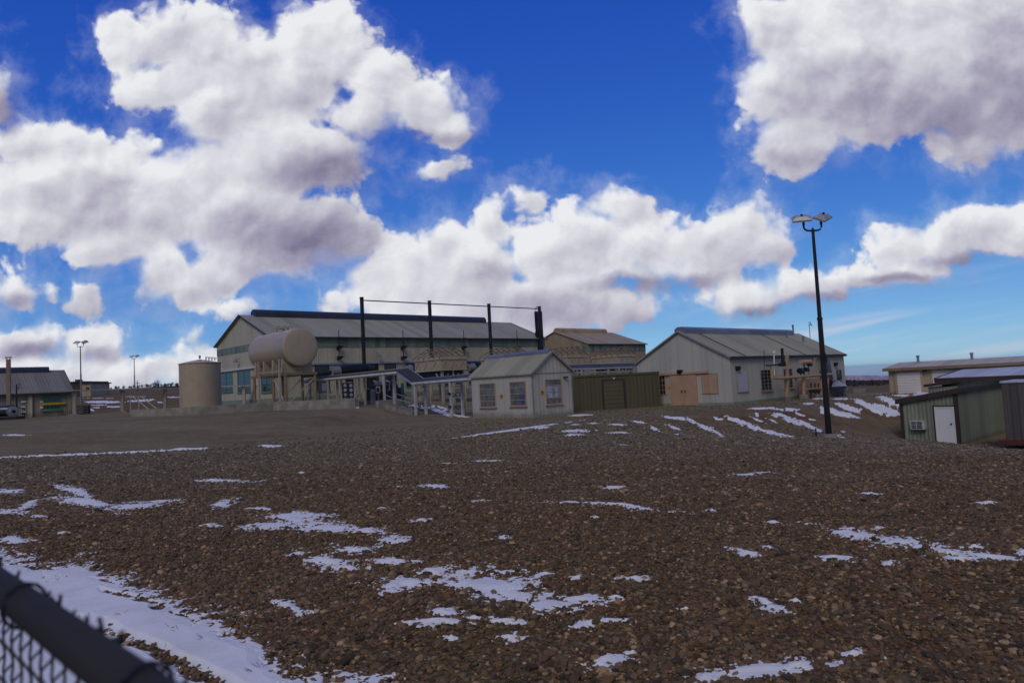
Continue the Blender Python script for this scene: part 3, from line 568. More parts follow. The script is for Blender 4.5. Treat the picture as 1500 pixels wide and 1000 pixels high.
# ------------------------------------------------------------------ gravel: loose river stones, one scatter object
def stones():
    pts = []
    for r0, r1, dens in ((3.2, 9, 1900), (9, 15, 1200), (15, 24, 560), (24, 36, 230)):
        area = (r1*r1-r0*r0)*1.02; n = int(area*dens)
        y = np.sqrt(rng.uniform(r0*r0, r1*r1, n)); x = y*rng.uniform(-1.02, 1.02, n); pts.append(np.stack([x, y], 1))
    P = np.concatenate(pts); x, y = P[:, 0], P[:, 1]; z = terrain(x, y)
    f = snow_field(x, y, z); n = -math.sin(YAW)*x+math.cos(YAW)*y
    clump = fbm(x*0.7+3, y*0.7, 4, 0.6)
    prob = np.clip((0.70-clump)*6+0.3, 0.45, 1)
    keep = (f < 0.8) & (rng.random(len(x)) < prob) & (n < edge_n(x)-0.1)
    # a thinner scatter of loose stones carries on over the yard
    n2 = int((50*50-24*24)*0.86*42); y2 = np.sqrt(rng.uniform(24*24, 50*50, n2)); x2 = y2*rng.uniform(-0.86, 0.86, n2); z2 = terrain(x2, y2); f2 = snow_field(x2, y2, z2)
    nn2 = -math.sin(YAW)*x2+math.cos(YAW)*y2; k2 = (nn2 >= edge_n(x2)-0.1) & (nn2 < 33) & (f2 < 0.3) & (rng.random(n2) < np.clip(1.15-(nn2-edge_n(x2))*0.06-1.2*(fbm(x2*0.4, y2*0.4, 3)-0.4), 0.08, 1))
    x = np.concatenate([x[keep], x2[k2]]); y = np.concatenate([y[keep], y2[k2]]); z = np.concatenate([z[keep], z2[k2]]); f = np.concatenate([f[keep], f2[k2]]); N = len(x)
    s = np.clip(np.exp(rng.normal(math.log(0.0113), 0.46, N)), 0.007, 0.045)*np.clip(1+(np.hypot(x, y)-9)*0.03, 1, 1.6)
    s = np.where(f > 0.15, s*0.75, s)
    co = np.stack([x, y, z+s*0.26], 1).astype(np.float32)
    rot = np.stack([rng.uniform(-0.35, 0.35, N), rng.uniform(-0.35, 0.35, N), rng.uniform(0, 6.28, N)], 1).astype(np.float32)
    scl = np.stack([s*rng.uniform(0.9, 1.35, N), s*rng.uniform(0.75, 1.0, N), s*rng.uniform(0.45, 0.75, N)], 1).astype(np.float32)
    me = bpy.data.meshes.new('gravel'); me.vertices.add(N); me.vertices.foreach_set('co', co.ravel())
    for nm, arr in (('rot', rot), ('scl', scl)):
        a = me.attributes.new(nm, 'FLOAT_VECTOR', 'POINT'); a.data.foreach_set('vector', arr.ravel())
    a = me.attributes.new('pick', 'INT', 'POINT'); a.data.foreach_set('value', rng.integers(0, 7, N).astype(np.int32))
    o = bpy.data.objects.new('gravel', me); COL.objects.link(o); o['kind'] = 'stuff'
    m, nt, b = new_mat('river_stone'); c = oc(nt)
    rnd = nt.node('ShaderNodeObjectInfo').outputs['Random']
    col = nt.ramp(rnd, [(0.0, (0.041, 0.028, 0.015)), (0.2, (0.096, 0.065, 0.032)), (0.38, (0.176, 0.097, 0.035)), (0.5, (0.126, 0.092, 0.053)), (0.62, (0.151, 0.068, 0.024)), (0.76, (0.236, 0.140, 0.061)), (0.87, (0.176, 0.131, 0.078)), (0.94, (0.332, 0.202, 0.089)), (1.0, (0.524, 0.355, 0.190))])
    gy_ = nt.xyz(nt.node('ShaderNodeNewGeometry').outputs['Position'])[1]
    zone = nt.m('ADD', gy_, nt.m('MULTIPLY', nt.m('SUBTRACT', nt.noise(nt.node('ShaderNodeNewGeometry').outputs['Position'], 0.22, 4, 0.6), 0.5), 16.0))
    grey = nt.ramp(rnd, [(0.0, (0.062, 0.052, 0.034)), (0.35, (0.152, 0.124, 0.077)), (0.7, (0.215, 0.18, 0.116)), (1.0, (0.40, 0.34, 0.235))])
    col = nt.mix(nt.mr(zone, 9.0, 28.0, 0.0, 0.7), col, grey)                     # greyer towards the yard: lit tops of far stones put into the colour
    sp = nt.noise(c, 3.0, 4, 0.7); col = nt.mix(nt.m('MULTIPLY', nt.mr(sp, 0.45, 0.7), 0.5), col, (0.06, 0.042, 0.024))
    nt.set(b.inputs['Base Color'], col); b.inputs['Roughness'].default_value = 0.75; b.inputs['Specular IOR Level'].default_value = 0.3
    ng = bpy.data.node_groups.new('gravel_scatter', 'GeometryNodeTree')
    ng.interface.new_socket('Geometry', in_out='INPUT', socket_type='NodeSocketGeometry'); ng.interface.new_socket('Geometry', in_out='OUTPUT', socket_type='NodeSocketGeometry')
    g = NT(ng); gi = g.n.new('NodeGroupInput'); go = g.n.new('NodeGroupOutput'); jo = g.n.new('GeometryNodeJoinGeometry')
    for k in range(7):
        ic = g.node('GeometryNodeMeshIcoSphere', {'Radius': 1.0, 'Subdivisions': 2})
        nz = g.node('ShaderNodeTexNoise', {'Scale': 0.9, 'Detail': 2.0}); g.set(nz.inputs['Vector'], g.vm('ADD', g.n.new('GeometryNodeInputPosition').outputs[0], (k*7.3, k*3.1, k*11.7)))
        off = g.vm('MULTIPLY', g.vm('SUBTRACT', nz.outputs['Color'], (0.5, 0.5, 0.5)), (1.25, 1.25, 1.25) if k < 3 else (1.6, 1.6, 1.6))
        sp_ = g.node('GeometryNodeSetPosition', {'Geometry': ic.outputs['Mesh'], 'Offset': off})
        sm = g.node('GeometryNodeSetMaterial', {'Geometry': sp_.outputs[0], 'Material': m})
        sh = g.node('GeometryNodeSetShadeSmooth', {'Shade Smooth': k < 3}); g.set(sh.inputs['Geometry'], sm.outputs[0])
        ti = g.node('GeometryNodeGeometryToInstance'); g.L.new(sh.outputs[0], ti.inputs[0]); g.L.new(ti.outputs[0], jo.inputs[0])
    def attr(nm, typ): 
        a = g.node('GeometryNodeInputNamedAttribute', None, data_type=typ); a.inputs['Name'].default_value = nm; return a.outputs[0]
    ip = g.node('GeometryNodeInstanceOnPoints', {'Points': gi.outputs[0], 'Instance': jo.outputs[0], 'Pick Instance': True, 'Instance Index': attr('pick', 'INT'), 'Rotation': attr('rot', 'FLOAT_VECTOR'), 'Scale': attr('scl', 'FLOAT_VECTOR')})
    g.L.new(ip.outputs[0], go.inputs[0])
    md = o.modifiers.new('scatter', 'NODES'); md.node_group = ng
    print('stones', N)
stones()
# ------------------------------------------------------------------ building helpers
def onwall(fr, axis, const, px, py):
    lo, hi = -80.0, 120.0
    def pt(a): return fr.p(a, const, 0) if axis == 'v' else fr.p(const, a, 0)
    best = None
    for a in np.linspace(lo, hi, 2001):
        p = pt(a)
        if p[1] < 5: continue
        z = zsee(p[0], p[1], py); q = project(p[0], p[1], z)[0]
        if best is None or abs(q-px) < best[0]: best = (abs(q-px), a)
    a = best[1]
    for k in range(3):
        for b in np.linspace(a-0.1/5**k, a+0.1/5**k, 11):
            p = pt(b); z = zsee(p[0], p[1], py); q = project(p[0], p[1], z)[0]
            if abs(q-px) < best[0]: best = (abs(q-px), b)
        a = best[1]
    p = pt(a); return a, zsee(p[0], p[1], py)-fr.o[2]
def rect(fr, axis, const, x0, y0, x1, y1):
    ym, xm = (y0+y1)/2, (x0+x1)/2
    a0 = onwall(fr, axis, const, x0, ym)[0]; a1 = onwall(fr, axis, const, x1, ym)[0]
    z1 = onwall(fr, axis, const, xm, y0)[1]; z0 = onwall(fr, axis, const, xm, y1)[1]
    return min(a0, a1), max(a0, a1), z0, z1
def fbox(mb, fr, face, a0, a1, o0, o1, z0, z1, m=0):          # face = (axis, const, outward sign); o = distance out of the wall
    ax, c, s = face
    if ax == 'v': mb.box(fr, a0, a1, c+s*o0, c+s*o1, z0, z1, m)
    else: mb.box(fr, c+s*o0, c+s*o1, a0, a1, z0, z1, m)
def window(fr, par, face, r, nx, ny, fm, pm, t=0.07, mun=0.03, proud=0.06, sill=0.0, sillm=None, bars=0, barm=None):
    a0, a1, z0, z1 = r
    p = MB(); fbox(p, fr, face, a0+0.01, a1-0.01, 0.004, 0.016, z0+0.01, z1-0.01); 
    f = MB()
    for q in ((a0, a0+t, z0, z1), (a1-t, a1, z0, z1), (a0+t, a1-t, z0, z0+t), (a0+t, a1-t, z1-t, z1)): fbox(f, fr, face, q[0], q[1], 0.0, proud, q[2], q[3])
    for i in range(1, nx):
        a = a0+(a1-a0)*i/nx; fbox(f, fr, face, a-mun/2, a+mun/2, 0.018, proud-0.012, z0+t, z1-t)
    for i in range(1, ny):
        z = z0+(z1-z0)*i/ny; fbox(f, fr, face, a0+t, a1-t, 0.02, proud-0.008, z-mun/2, z+mun/2)
    w = f.build('window', fm, par); p.build('pane', pm, w)
    if bars:
        b = MB()
        for i in range(1, bars):
            a = a0+t+(a1-a0-2*t)*i/bars; fbox(b, fr, face, a-0.008, a+0.008, 0.018, 0.03, z0+t, z1-t)
        b.build('blind', barm, w)
    if sill:
        s = MB(); fbox(s, fr, face, a0-0.08, a1+0.08, 0.0, proud+0.07, z0-sill, z0-0.003); s.build('sill', sillm or fm, w)
    return w
def gable_shell(fr, L, W, H, Hr, par, wallm, roofm, oh=0.3, ohg=0.25, gutter=None, rake=None, th=0.12, sink=0.4):
    prof = [fr.p(0, 0, -sink), fr.p(0, W, -sink), fr.p(0, W, H), fr.p(0, W/2, Hr), fr.p(0, 0, H)]
    wall = MB().extrude(prof, fr.l*L).build('wall', wallm, par)
    s = (Hr-H)/(W/2)
    def c(v, w): return fr.p(-ohg, v, w)
    prof = [c(-oh, H-oh*s+0.01), c(W/2, Hr+0.01), c(W+oh, H-oh*s+0.01), c(W+oh, H-oh*s+0.01+th), c(W/2, Hr+0.01+th), c(-oh, H-oh*s+0.01+th)]
    e = fr.l*(L+2*ohg)
    roof = MB()
    roof.extrude([prof[0], prof[1], prof[4], prof[5]], e); roof.extrude([prof[1], prof[2], prof[3], prof[4]], e)
    roof = roof.build('roof', roofm, par)
    if gutter:
        g = MB(); g.box(fr, -ohg, L+ohg, -oh-0.10, -oh-0.005, H-oh*s-0.08, H-oh*s+0.10); g.build('gutter', gutter, par)
    if rake:
        k = ohg+0.012
        for u in (-k-0.05, L+ohg+0.012):
            g = MB()
            for v0, v1 in ((-oh-0.02, W/2), (W/2, W+oh+0.02)):
                za = (H+0.01+s*v0) if v0 < W/2 else Hr+0.01; zb = Hr+0.01 if v0 < W/2 else H-oh*s-0.02*s+0.01
                g.extrude([fr.p(u, v0, za-0.02), fr.p(u, v1, zb-0.02), fr.p(u, v1, zb+th+0.02), fr.p(u, v0, za+th+0.02)], fr.l*0.05)
            g.build('rake_trim', rake, par)
    return wall, roof
def ridge_cap(fr, u0, u1, W, Hr, half, hgt, mat, par, name='ridge_vent'):
    prof = [fr.p(u0, W/2-half, Hr-0.25), fr.p(u0, W/2-half, Hr+hgt*0.55), fr.p(u0, W/2-half*0.45, Hr+hgt), fr.p(u0, W/2+half*0.45, Hr+hgt), fr.p(u0, W/2+half, Hr+hgt*0.55), fr.p(u0, W/2+half, Hr-0.25)]
    return MB().extrude(prof, fr.l*(u1-u0)).build(name, mat, par)
# ------------------------------------------------------------------ the long hall
hN = np.array([-28.774, 85.0, 1.281]); HF = Frame(hN); hL, hW, hH, hR = 46.6, 16.69, 8.0, 11.33
hall = thing('compressor_hall', 'long grey metal hall with green band under its eaves, behind the tall black stacks', 'industrial hall', hN, YAW)
gable_shell(HF, hL, hW, hH, hR, hall, M['hall_wall'], M['hall_roof'], 0.35, 0.3, M['trim_dark'], M['trim_dark'])
ridge_cap(HF, 1.6, 40.8, hW, hR, 0.75, 0.85, M['ridge_dark'], hall)
FV, FU = ('v', 0.0, -1), ('u', 0.0, -1)
g = MB(); zb0 = onwall(HF, 'v', 0, 560, 508.5)[1]
fbox(g, HF, FV, 0.05, hL, 0.0, 0.05, zb0, hH-0.16); g.build('green_band', M['green_panel'], hall)
r = rect(HF, 'u', 0, 320, 511, 372, 520); g = MB(); fbox(g, HF, FU, 0.12, hW-0.05, 0.0, 0.05, onwall(HF, 'u', 0, 335, 519)[1], onwall(HF, 'u', 0, 335, 509.5)[1]); g.build('green_band', M['green_panel'], hall)
g = MB(); fbox(g, HF, FV, 0.06, hL, 0.0, 0.07, -0.3, 0.62); fbox(g, HF, FU, 0.06, hW, 0.0, 0.07, -0.3, 0.62); g.build('base_band', M['green_base'], hall)
zl = onwall(HF, 'v', 0, 560, 531)[1]
g = MB(); fbox(g, HF, FV, 0.9, hL-1, 0.0, 0.22, zl-0.10, zl+0.10); g.build('drip_ledge', M['blue_fascia'], hall)
zg = onwall(HF, 'u', 0, 345, 541.5)[1]; g = MB(); fbox(g, HF, FU, 0.0, hW-0.2, 0.0, 0.25, zg-0.1, zg+0.12); g.build('drip_ledge', M['white_fascia'], hall)
zs = onwall(HF, 'v', 0, 560, 568)[1]
for a, b in ((461, 482), (503, 520), (536, 554), (563, 580), (594, 608), (617, 631), (641, 655), (664, 677), (686, 699), (707, 719), (727, 739), (747, 758), (765, 776), (783, 793)):
    u0 = onwall(HF, 'v', 0, a, 540)[0]; u1 = onwall(HF, 'v', 0, b, 540)[0]
    window(HF, hall, FV, (u0, u1, zs, zl-0.18), 4, 5, M['trim_dark'], M['glass'], 0.08, 0.035, 0.06, 0.12, M['green_trim'])
for a, b in ((322.5, 341), (348.5, 367), (383, 398)):
    q = rect(HF, 'u', 0, a, 545, b, 574); zt = zg-0.2
    window(HF, hall, FU, (q[0], q[1], q[2], zt), 2, 4, M['green_trim'], M['glass'], 0.10, 0.08, 0.07, 0.12, M['green_trim'])
for px in (494, 588, 677, 755):
    u, z0 = onwall(HF, 'v', 0, px, 509); z1 = onwall(HF, 'v', 0, px, 484)[1]; zz = onwall(HF, 'v', 0, px, 524)[1]
    mb = MB(); mb.tube([HF.p(u, -0.5, z1), HF.p(u, -0.5, z0)], 0.05); mb.tube([HF.p(u, -0.4, z0), HF.p(u, -0.4, zz)], 0.06)
    for z in (z0, zz): mb.hexa([HF.p(u-.15, -0.02, z-.3), HF.p(u+.15, -0.02, z-.3), HF.p(u+.15, -.01, z+.2), HF.p(u-.15, -.01, z+.2), HF.p(u-.35, -0.8, z-.05), HF.p(u+.35, -0.8, z-.05), HF.p(u+.35, -.8, z+.2), HF.p(u-.35, -.8, z+.2)])
    mb.build('vent_pipe', M['black_steel'], hall)
for px, py, face in ((552, 521, 'v'), (351, 528.5, 'u')):
    a, z = onwall(HF, face, 0, px, py); mb = MB()
    P_ = (lambda o, dz, s=0: HF.p(a+s, -o, z+dz)) if face == 'v' else (lambda o, dz, s=0: HF.p(-o, a+s, z+dz))
    mb.tube([P_(0, .3), P_(.35, .35), P_(.5, .2)], 0.04); mb.cyl(P_(.5, .22), P_(.55, -.12), 0.12, 0.34, 12); mb.build('wall_lamp', M['galv'], hall)
for i, px in enumerate((378.5, 383.5, 388)):
    u = 0.55+i*0.75; zt = 9.15+0.05*i; mb = MB()
    mb.tube([HF.p(u, -0.55, 4.0), HF.p(u, -0.55, zt-0.3)]+[HF.p(u+0.22*(1-math.cos(t)), -0.55-0.1*(1-math.cos(t)), zt-0.3+0.3*math.sin(t)) for t in np.linspace(0.4, math.pi, 6)], 0.11); mb.build('gooseneck_vent', M['cream_steel'], hall)
mb = MB(); mb.cyl(HF.p(3.2, -0.5, 8.2), HF.p(3.2, -0.5, 8.7), 0.3, 0.3, 12); mb.cyl(HF.p(3.2, -.5, 8.7), HF.p(3.2, -.5, 8.95), 0.42, 0.1, 12); mb.build('roof_ventilator', M['cream_steel'], hall)
for u in (6.5, 9.8, 14.2): 
    mb = MB(); fbox(mb, HF, FV, u, u+1.0, 0, 0.06, 0.0, 2.2); d = mb.build('door', M['cabinet'], hall); mb = MB(); fbox(mb, HF, FV, u+0.82, u+0.9, 0.06, 0.12, 1.0, 1.12); mb.build('handle', M['black_steel'], d)
# ------------------------------------------------------------------ tan hall behind
tz = 1.28; tD = 142.0
tN = at(862, 503.5, tD); tF = Frame([tN[0], tN[1], tz]); tH = tN[2]-tz
tL = onwall(tF, 'v', 0, 945, 503.2)[0]; tW = 2*abs(onwall(tF, 'u', 0, 812.5, 486)[0]); tR = onwall(tF, 'u', 0, 812.5, 486.3)[1]
tan = thing('distant_hall', 'smaller tan metal hall with rounded ridge vent standing behind the last cooler', 'industrial hall', tF.o, YAW)
gable_shell(tF, tL, tW, tH, tR, tan, M['tan_wall'], M['tan_roof'], 0.35, 0.3, M['trim_dark'], None)
ridge_cap(tF, 0.6, tL-2.6, tW, tR, 0.9, 0.85, M['tan_roof'], tan)
g = MB(); fbox(g, tF, FV, 0.05, tL, 0, 0.05, tH-1.5, tH-0.15); fbox(g, tF, FU, 0.06, 3.0, 0, 0.05, tH-1.5, tH-0.15); g.build('green_band', M['green_panel'], tan)
# ------------------------------------------------------------------ exhaust stacks
def stack_pos(px, py, D): p = at(px, py, D); return p
tops = [(529.7, 435.2), (630.5, 440), (718.8, 444.3), (796.4, 447.6)]
sD = [84.0]; sD += [None]*3
p0 = at(*tops[0], 86.0); stz = p0[2]
spos = []
for (px, py) in tops:
    lo, hi = 60, 140
    for _ in range(50):
        mid = (lo+hi)/2
        if at(px, py, mid)[2] < stz: lo = mid
        else: hi = mid
    spos.append(at(px, py, mid))
# keep the row parallel to the hall
k0 = spos[0]; spos = [k0+LV*float((s-k0)@LV) for s in spos]
def make_stack():
    b = spos[0].copy(); b[2] = 1.2; H_ = stz-1.2; fr = Frame(b)
    t = thing('exhaust_stack', 'x', 'exhaust stack', b, YAW, 'black exhaust stacks in front of the hall')
    mb = MB(); mb.cyl(fr.p(0,0,2.9), fr.p(0,0,H_), 0.235, 0.235, 20); mb.cyl(fr.p(0,0,H_-0.12), fr.p(0,0,H_), 0.262, 0.262, 20); mb.cyl(fr.p(0,0,7.6), fr.p(0,0,7.72), 0.27, 0.27, 20); mb.build('pipe', M['stack_black'], t)
    mb = MB(); mb.cyl(fr.p(0.25,0,3.7), fr.p(-3.6,-.3,3.45), 0.62, 0.62, 24); mb.cyl(fr.p(.25,0,3.7), fr.p(.7,.04,3.73), 0.62, 0.30, 24); mb.build('silencer', M['stack_black'], t)
    mb = MB(); mb.cyl(fr.p(-3.6,-.3,3.45), fr.p(-4.5,-.36,3.40), 0.60, 0.42, 24); mb.cyl(fr.p(-4.5,-.36,3.4), fr.p(-4.6,-.37,3.4), 0.52, 0.52, 24); mb.build('cone', M['grey_steel'], t); mb = MB(); mb.tube([fr.p(-4.55,-.37,3.4), fr.p(-4.9,0.2,3.3), fr.p(-5.0,3.5,3.2), fr.p(-5,6.0,3.2)], 0.22); mb.build('inlet_pipe', M['stack_black'], t)
    for u in (-3.0, -0.6):
        mb = MB(); mb.box(fr, u-.08, u+.08, -.5, -.34, -0.3, 3.0); mb.box(fr, u-.08, u+.08, .3, .46, -0.3, 3.0); mb.box(fr, u-.07, u+.07, -.34, .3, 2.7, 2.86); mb.build('support', M['cream_steel'], t)
    return t
st0 = make_stack()
st_lab = ['black stack at the left end of the row, its thick horizontal silencer in view', 'second black stack from the left, rising behind the nearest gabled cooler', 'third black stack from the left, rising behind the second gabled cooler', 'rightmost black stack, standing next to the short fat black cylinder']
for i, p in enumerate(spos):
    o = st0 if i == 0 else copy_tree(st0); o.location = (p[0], p[1], 1.2); o['label'] = st_lab[i]
a, b = spos[0]+np.array([0,0,-.38]), spos[3]+np.array([0,0,-.38])
bp = thing('bracing_pipe', 'thin dark pipe running level between the tops of the four black stacks', 'pipe', a, YAW)
for i in range(3): 
    mb = MB(); mb.cyl(spos[i]+LV*0.28-ZV*.38, spos[i+1]-LV*.28-ZV*.38, 0.07, 0.07, 8); mb.build('pipe_span', M['black_steel'], bp)
# fat black cylinder by the last stack
c0 = at(789.5, 475, 116.0); fr = Frame(c0)
vs = thing('vertical_silencer', 'short fat black cylinder beside the last stack, above the hall roof', 'silencer', [c0[0], c0[1], 1.2], YAW)
zt = zsee(c0[0], c0[1], 456.2)-c0[2]
mb = MB(); mb.cyl(fr.p(0,0,-1.9), fr.p(0,0,zt), 0.62, 0.62, 24); mb.cyl(fr.p(0,0,-12), fr.p(0,0,-1.9), 0.3, 0.62, 16); mb.build('shell', M['stack_black'], vs)
mb = MB(); mb.tube([fr.p(-1.0,-.2,-1.4), fr.p(-1.05,-.2,zt-.2), fr.p(-.7,-.2,zt+.55), fr.p(-.25,-.1,zt+.72)], 0.07); mb.cyl(fr.p(-1,-.2,-1.9), fr.p(-1,-.2,-1.3), .17, .17, 10); mb.box(fr, -1.0, -.5, -.25, -.15, zt-1.0, zt-.9); mb.box(fr, -1.0, -.5, -.25, -.15, -1.2, -1.1); mb.build('side_pipe', M['black_steel'], vs)
# ------------------------------------------------------------------ coolers
def make_cooler(b):
    t = thing('gas_cooler', 'x', 'cooler', b, YAW, 'gabled cooling units in front of the stacks')
    fr = Frame(b); A, B, z0, z1 = 3.2, 4.4, 2.95, 4.25       # A along l (gable side faces -w), B along w
    mb = MB(); mb.box(fr, 0, A, 0, B, z0, z1); mb.build('casing', M['tan_paint'], t)
    for face, a1 in ((('v', 0.0, -1), A), (('u', 0.0, -1), B)):
        mb = MB(); n = 3
        for i in range(n):
            x0, x1 = a1*i/n, a1*(i+1)/n
            ax, c, s = face
            Pp = (lambda a, z: fr.p(a, -0.03, z)) if ax == 'v' else (lambda a, z: fr.p(-0.03, a, z))
            up = fr.w if ax == 'v' else fr.l
            mb.beam(Pp(x0+.06, z0+.15), Pp((x0+x1)/2, z1-.35), 0.07, 0.05, up=up); mb.beam(Pp((x0+x1)/2, z1-.35), Pp(x1-.06, z0+.15), 0.07, 0.05, up=up)
        fbox(mb, fr, face, -.05, a1+.05, 0, 0.09, z1-.28, z1+.02); fbox(mb, fr, face, -.05, a1+.05, 0, 0.08, z0-.05, z0+.1)
        mb.build('bracing', M['cream_steel'], t)
    zr = z1+0.95; ap = A/2
    for v in np.linspace(0.0, B, 6):
        mb = MB()
        mb.beam(fr.p(-.25, v, z1-.02), fr.p(ap, v, zr), 0.08, 0.10, up=fr.w); mb.beam(fr.p(A+.25, v, z1-.02), fr.p(ap, v, zr), 0.08, 0.10, up=fr.w)
        mb.build('rafter', M['cooler_wood'], t)
    mb = MB()
    for k in (0.5, 0.98):
        for s in (0, 1):
            u = -.25+(ap+.25)*k if s == 0 else A+.25-(ap+.25)*k
            z = z1+(zr-z1)*k+0.06; mb.beam(fr.p(u, -.1, z), fr.p(u, B+.1, z), 0.05, 0.05)
    mb.build('purlins', M['cooler_rail'], t)
    mb = MB()
    for v in (0.0,):
        mb.beam(fr.p(-.2, v, z1+.05), fr.p(A+.2, v, z1+.05), 0.1, 0.12, up=fr.w); mb.beam(fr.p(ap, v, z1), fr.p(ap, v, zr), .07, .07); mb.beam(fr.p(ap*.5, v, z1), fr.p(ap, v, zr-.1), .06, .06, up=fr.w); mb.beam(fr.p(A-ap*.5, v, z1), fr.p(ap, v, zr-.1), .06, .06, up=fr.w)
    mb.build('truss', M['cooler_wood'], t)
    mb = MB(); mb.box(fr, 0.25, A-.25, 0.25, B-.25, z0-0.9, z0-0.06); mb.build('fan_housing', M['black_steel'], t)
    for (u, v) in ((.3, .3), (A-.3, .3), (.3, B-.3), (A-.3, B-.3), (A/2, .3)):
        mb = MB(); mb.box(fr, u-.11, u+.11, v-.11, v+.11, -.6, z0-.06)
        if v < 1: mb.beam(fr.p(u, v-.02, 1.3), fr.p(u-.75, v-.02, 2.6), .13, .13, up=fr.w); mb.beam(fr.p(u, v-.02, 1.3), fr.p(u+.75, v-.02, 2.6), .13, .13, up=fr.w)
        mb.build('leg', M['cream_steel'], t)
    return t
apx = [(664, 507), (759, 507.0), (845.5, 507), (917, 507)]
cz = 0.85; cpos = []
zap = 0.85+4.25+0.95+0.06
for px, py in apx:
    lo, hi = 45, 140
    for _ in range(50):
        mid = (lo+hi)/2
        if at(px, py, mid)[2] < zap: lo = mid
        else: hi = mid
    cpos.append(at(px, py, mid))
k0 = cpos[0]; dirc = (cpos[3]-cpos[0]); dirc[2] = 0; dirc /= np.linalg.norm(dirc)
cl_lab = ['tan gabled cooler above the bent walkway roof, wholly in view left of the pump house', 'tan gabled cooler half hidden behind the pump house ridge', 'tan gabled cooler with X-braced panel, just right of the pump house roof', 'tan gabled cooler at the far right of its row, beside the workshop gable']
c_first = None
for i, p in enumerate(cpos):
    b = p-LV*1.6; b = np.array([b[0], b[1], cz])
    if c_first is None: c_first = make_cooler(b); o = c_first
    else: o = copy_tree(c_first); o.location = b
    o['label'] = cl_lab[i]
# ------------------------------------------------------------------ storage tanks
fc = at(440, 508.2, 66.0); rad = 1.74; TL = 7.6
tf = Frame([fc[0], fc[1], fc[2]]); gz = 0.9-fc[2]
tk = thing('horizontal_tank', 'big tan cylinder tank lying level on tall steel legs', 'storage tank', [fc[0], fc[1], 0.9], YAW)
mb = MB(); n = 56
prof = [(0.0, 1.0)]
ring = lambda v, r: [tf.p(r*math.cos(2*math.pi*i/n), v, r*math.sin(2*math.pi*i/n)) for i in range(n)]
pts = []; vs_ = [(-0.10, 0.0001), (-0.10, rad*.5), (-0.06, rad*.9), (0.0, rad), (0.02, rad+.012), (0.06, rad+.012), (0.08, rad)]+[(TL*k, rad) for k in (.25, .5, .75)]+[(TL-.0, rad), (TL+.3, rad*.8), (TL+.45, rad*.4), (TL+.48, .0001)]
for v, r_ in vs_: pts += ring(v, r_)
mb.add(pts, [(j*n+i, j*n+(i+1) % n, (j+1)*n+(i+1) % n, (j+1)*n+i) for j in range(len(vs_)-1) for i in range(n)], 0, True); mb.build('shell', M['tank_tan'], tk)
zbm = zsee(*tf.p(-1, 1.0, 0)[:2], 547.5)-fc[2]
for v in (0.7, 2.7, 4.7, 6.6):
    mb = MB(); arc = [tf.p(rad*1.005*math.sin(t), v, -rad*1.005*math.cos(t)) for t in np.linspace(-0.95, 0.95, 15)]
    mb.extrude([tf.p(-rad*.86, v, zbm+.1)]+arc+[tf.p(rad*.86, v, zbm+.1)], tf.w*0.3); mb.build('saddle', M['vtank_tan'], tk)
mb = MB()
for u in (-1.45, 1.45): mb.box(tf, u-.1, u+.1, -.1, TL, zbm-.16, zbm+.08)
for v in (0.15, 2.75, 4.9, 7.0): mb.box(tf, -1.34, 1.34, v-.09, v+.09, zbm-.15, zbm+.07)
mb.build('beam', M['leg_tan'], tk)
for u in (-1.45, 1.45):
    for v in (0.15, 2.75, 7.0):
        mb = MB(); mb.cyl(tf.p(u, v, gz-.6), tf.p(u, v, zbm-.165), 0.125, 0.125, 14); mb.cyl(tf.p(u, v, gz-.1), tf.p(u, v, gz+.04), .26, .26, 14); mb.build('leg', M['leg_tan'], tk)
for v in (0.15, 2.75):
    mb = MB(); mb.beam(tf.p(-1.45, v, gz+.3), tf.p(1.45, v, zbm-.4), 0.09, .09, up=tf.w); mb.build('brace', M['cream_steel'], tk)
mb = MB(); mb.beam(tf.p(1.45, .4, zbm-.4), tf.p(1.45, 2.6, gz+.4), .09, .09, up=tf.l); mb.beam(tf.p(-1.45, .4, gz+.4), tf.p(-1.45, 2.6, zbm-.4), .09, .09, up=tf.l); mb.build('brace', M['white_steel'], tk)
for px, py0 in ((378.5, 530), (408.5, 525.5)):
    lo = tf.p(-1.95, 0, 0); v = min(np.linspace(-1, 8, 241), key=lambda q: abs(project(*tf.p(-1.95, q, -1))[0]-px))
    mb = MB(); p = tf.p(-1.95, v, 0); zt = zsee(p[0], p[1], py0)-fc[2]; mb.box(tf, -2.02, -1.88, v-.07, v+.07, gz-.5, zt); mb.build('guard_post', M['tank_tan'], tk)
    if px < 400: va = v
    else: vb = v
mb = MB()
for dz in (0.25,): mb.box(tf, -2.0, -1.9, vb+.07, va-.07, zbm+dz-.05, zbm+dz+.05)
mb.build('guard_rail', M['cream_steel'], tk)
for v in (1.9, 3.8, 5.7):
    mb = MB(); pts = []
    for vv, rr_ in ((v-.02, rad-.01), (v-.012, rad+.010), (v+.012, rad+.010), (v+.02, rad-.01)): pts += ring(vv, rr_)
    mb.add(pts, [(j*n+i, j*n+(i+1) % n, (j+1)*n+(i+1) % n, (j+1)*n+i) for j in range(3) for i in range(n)], 0, True); mb.build('weld_seam', M['vtank_tan'], tk)
mb = MB(); mb.cyl(tf.p(0, 3.8, rad-.05), tf.p(0, 3.8, rad+.3), .3, .3, 14); mb.cyl(tf.p(0, 3.8, rad+.3), tf.p(0, 3.8, rad+.36), .38, .38, 14); mb.build('hatch', M['tank_tan'], tk)
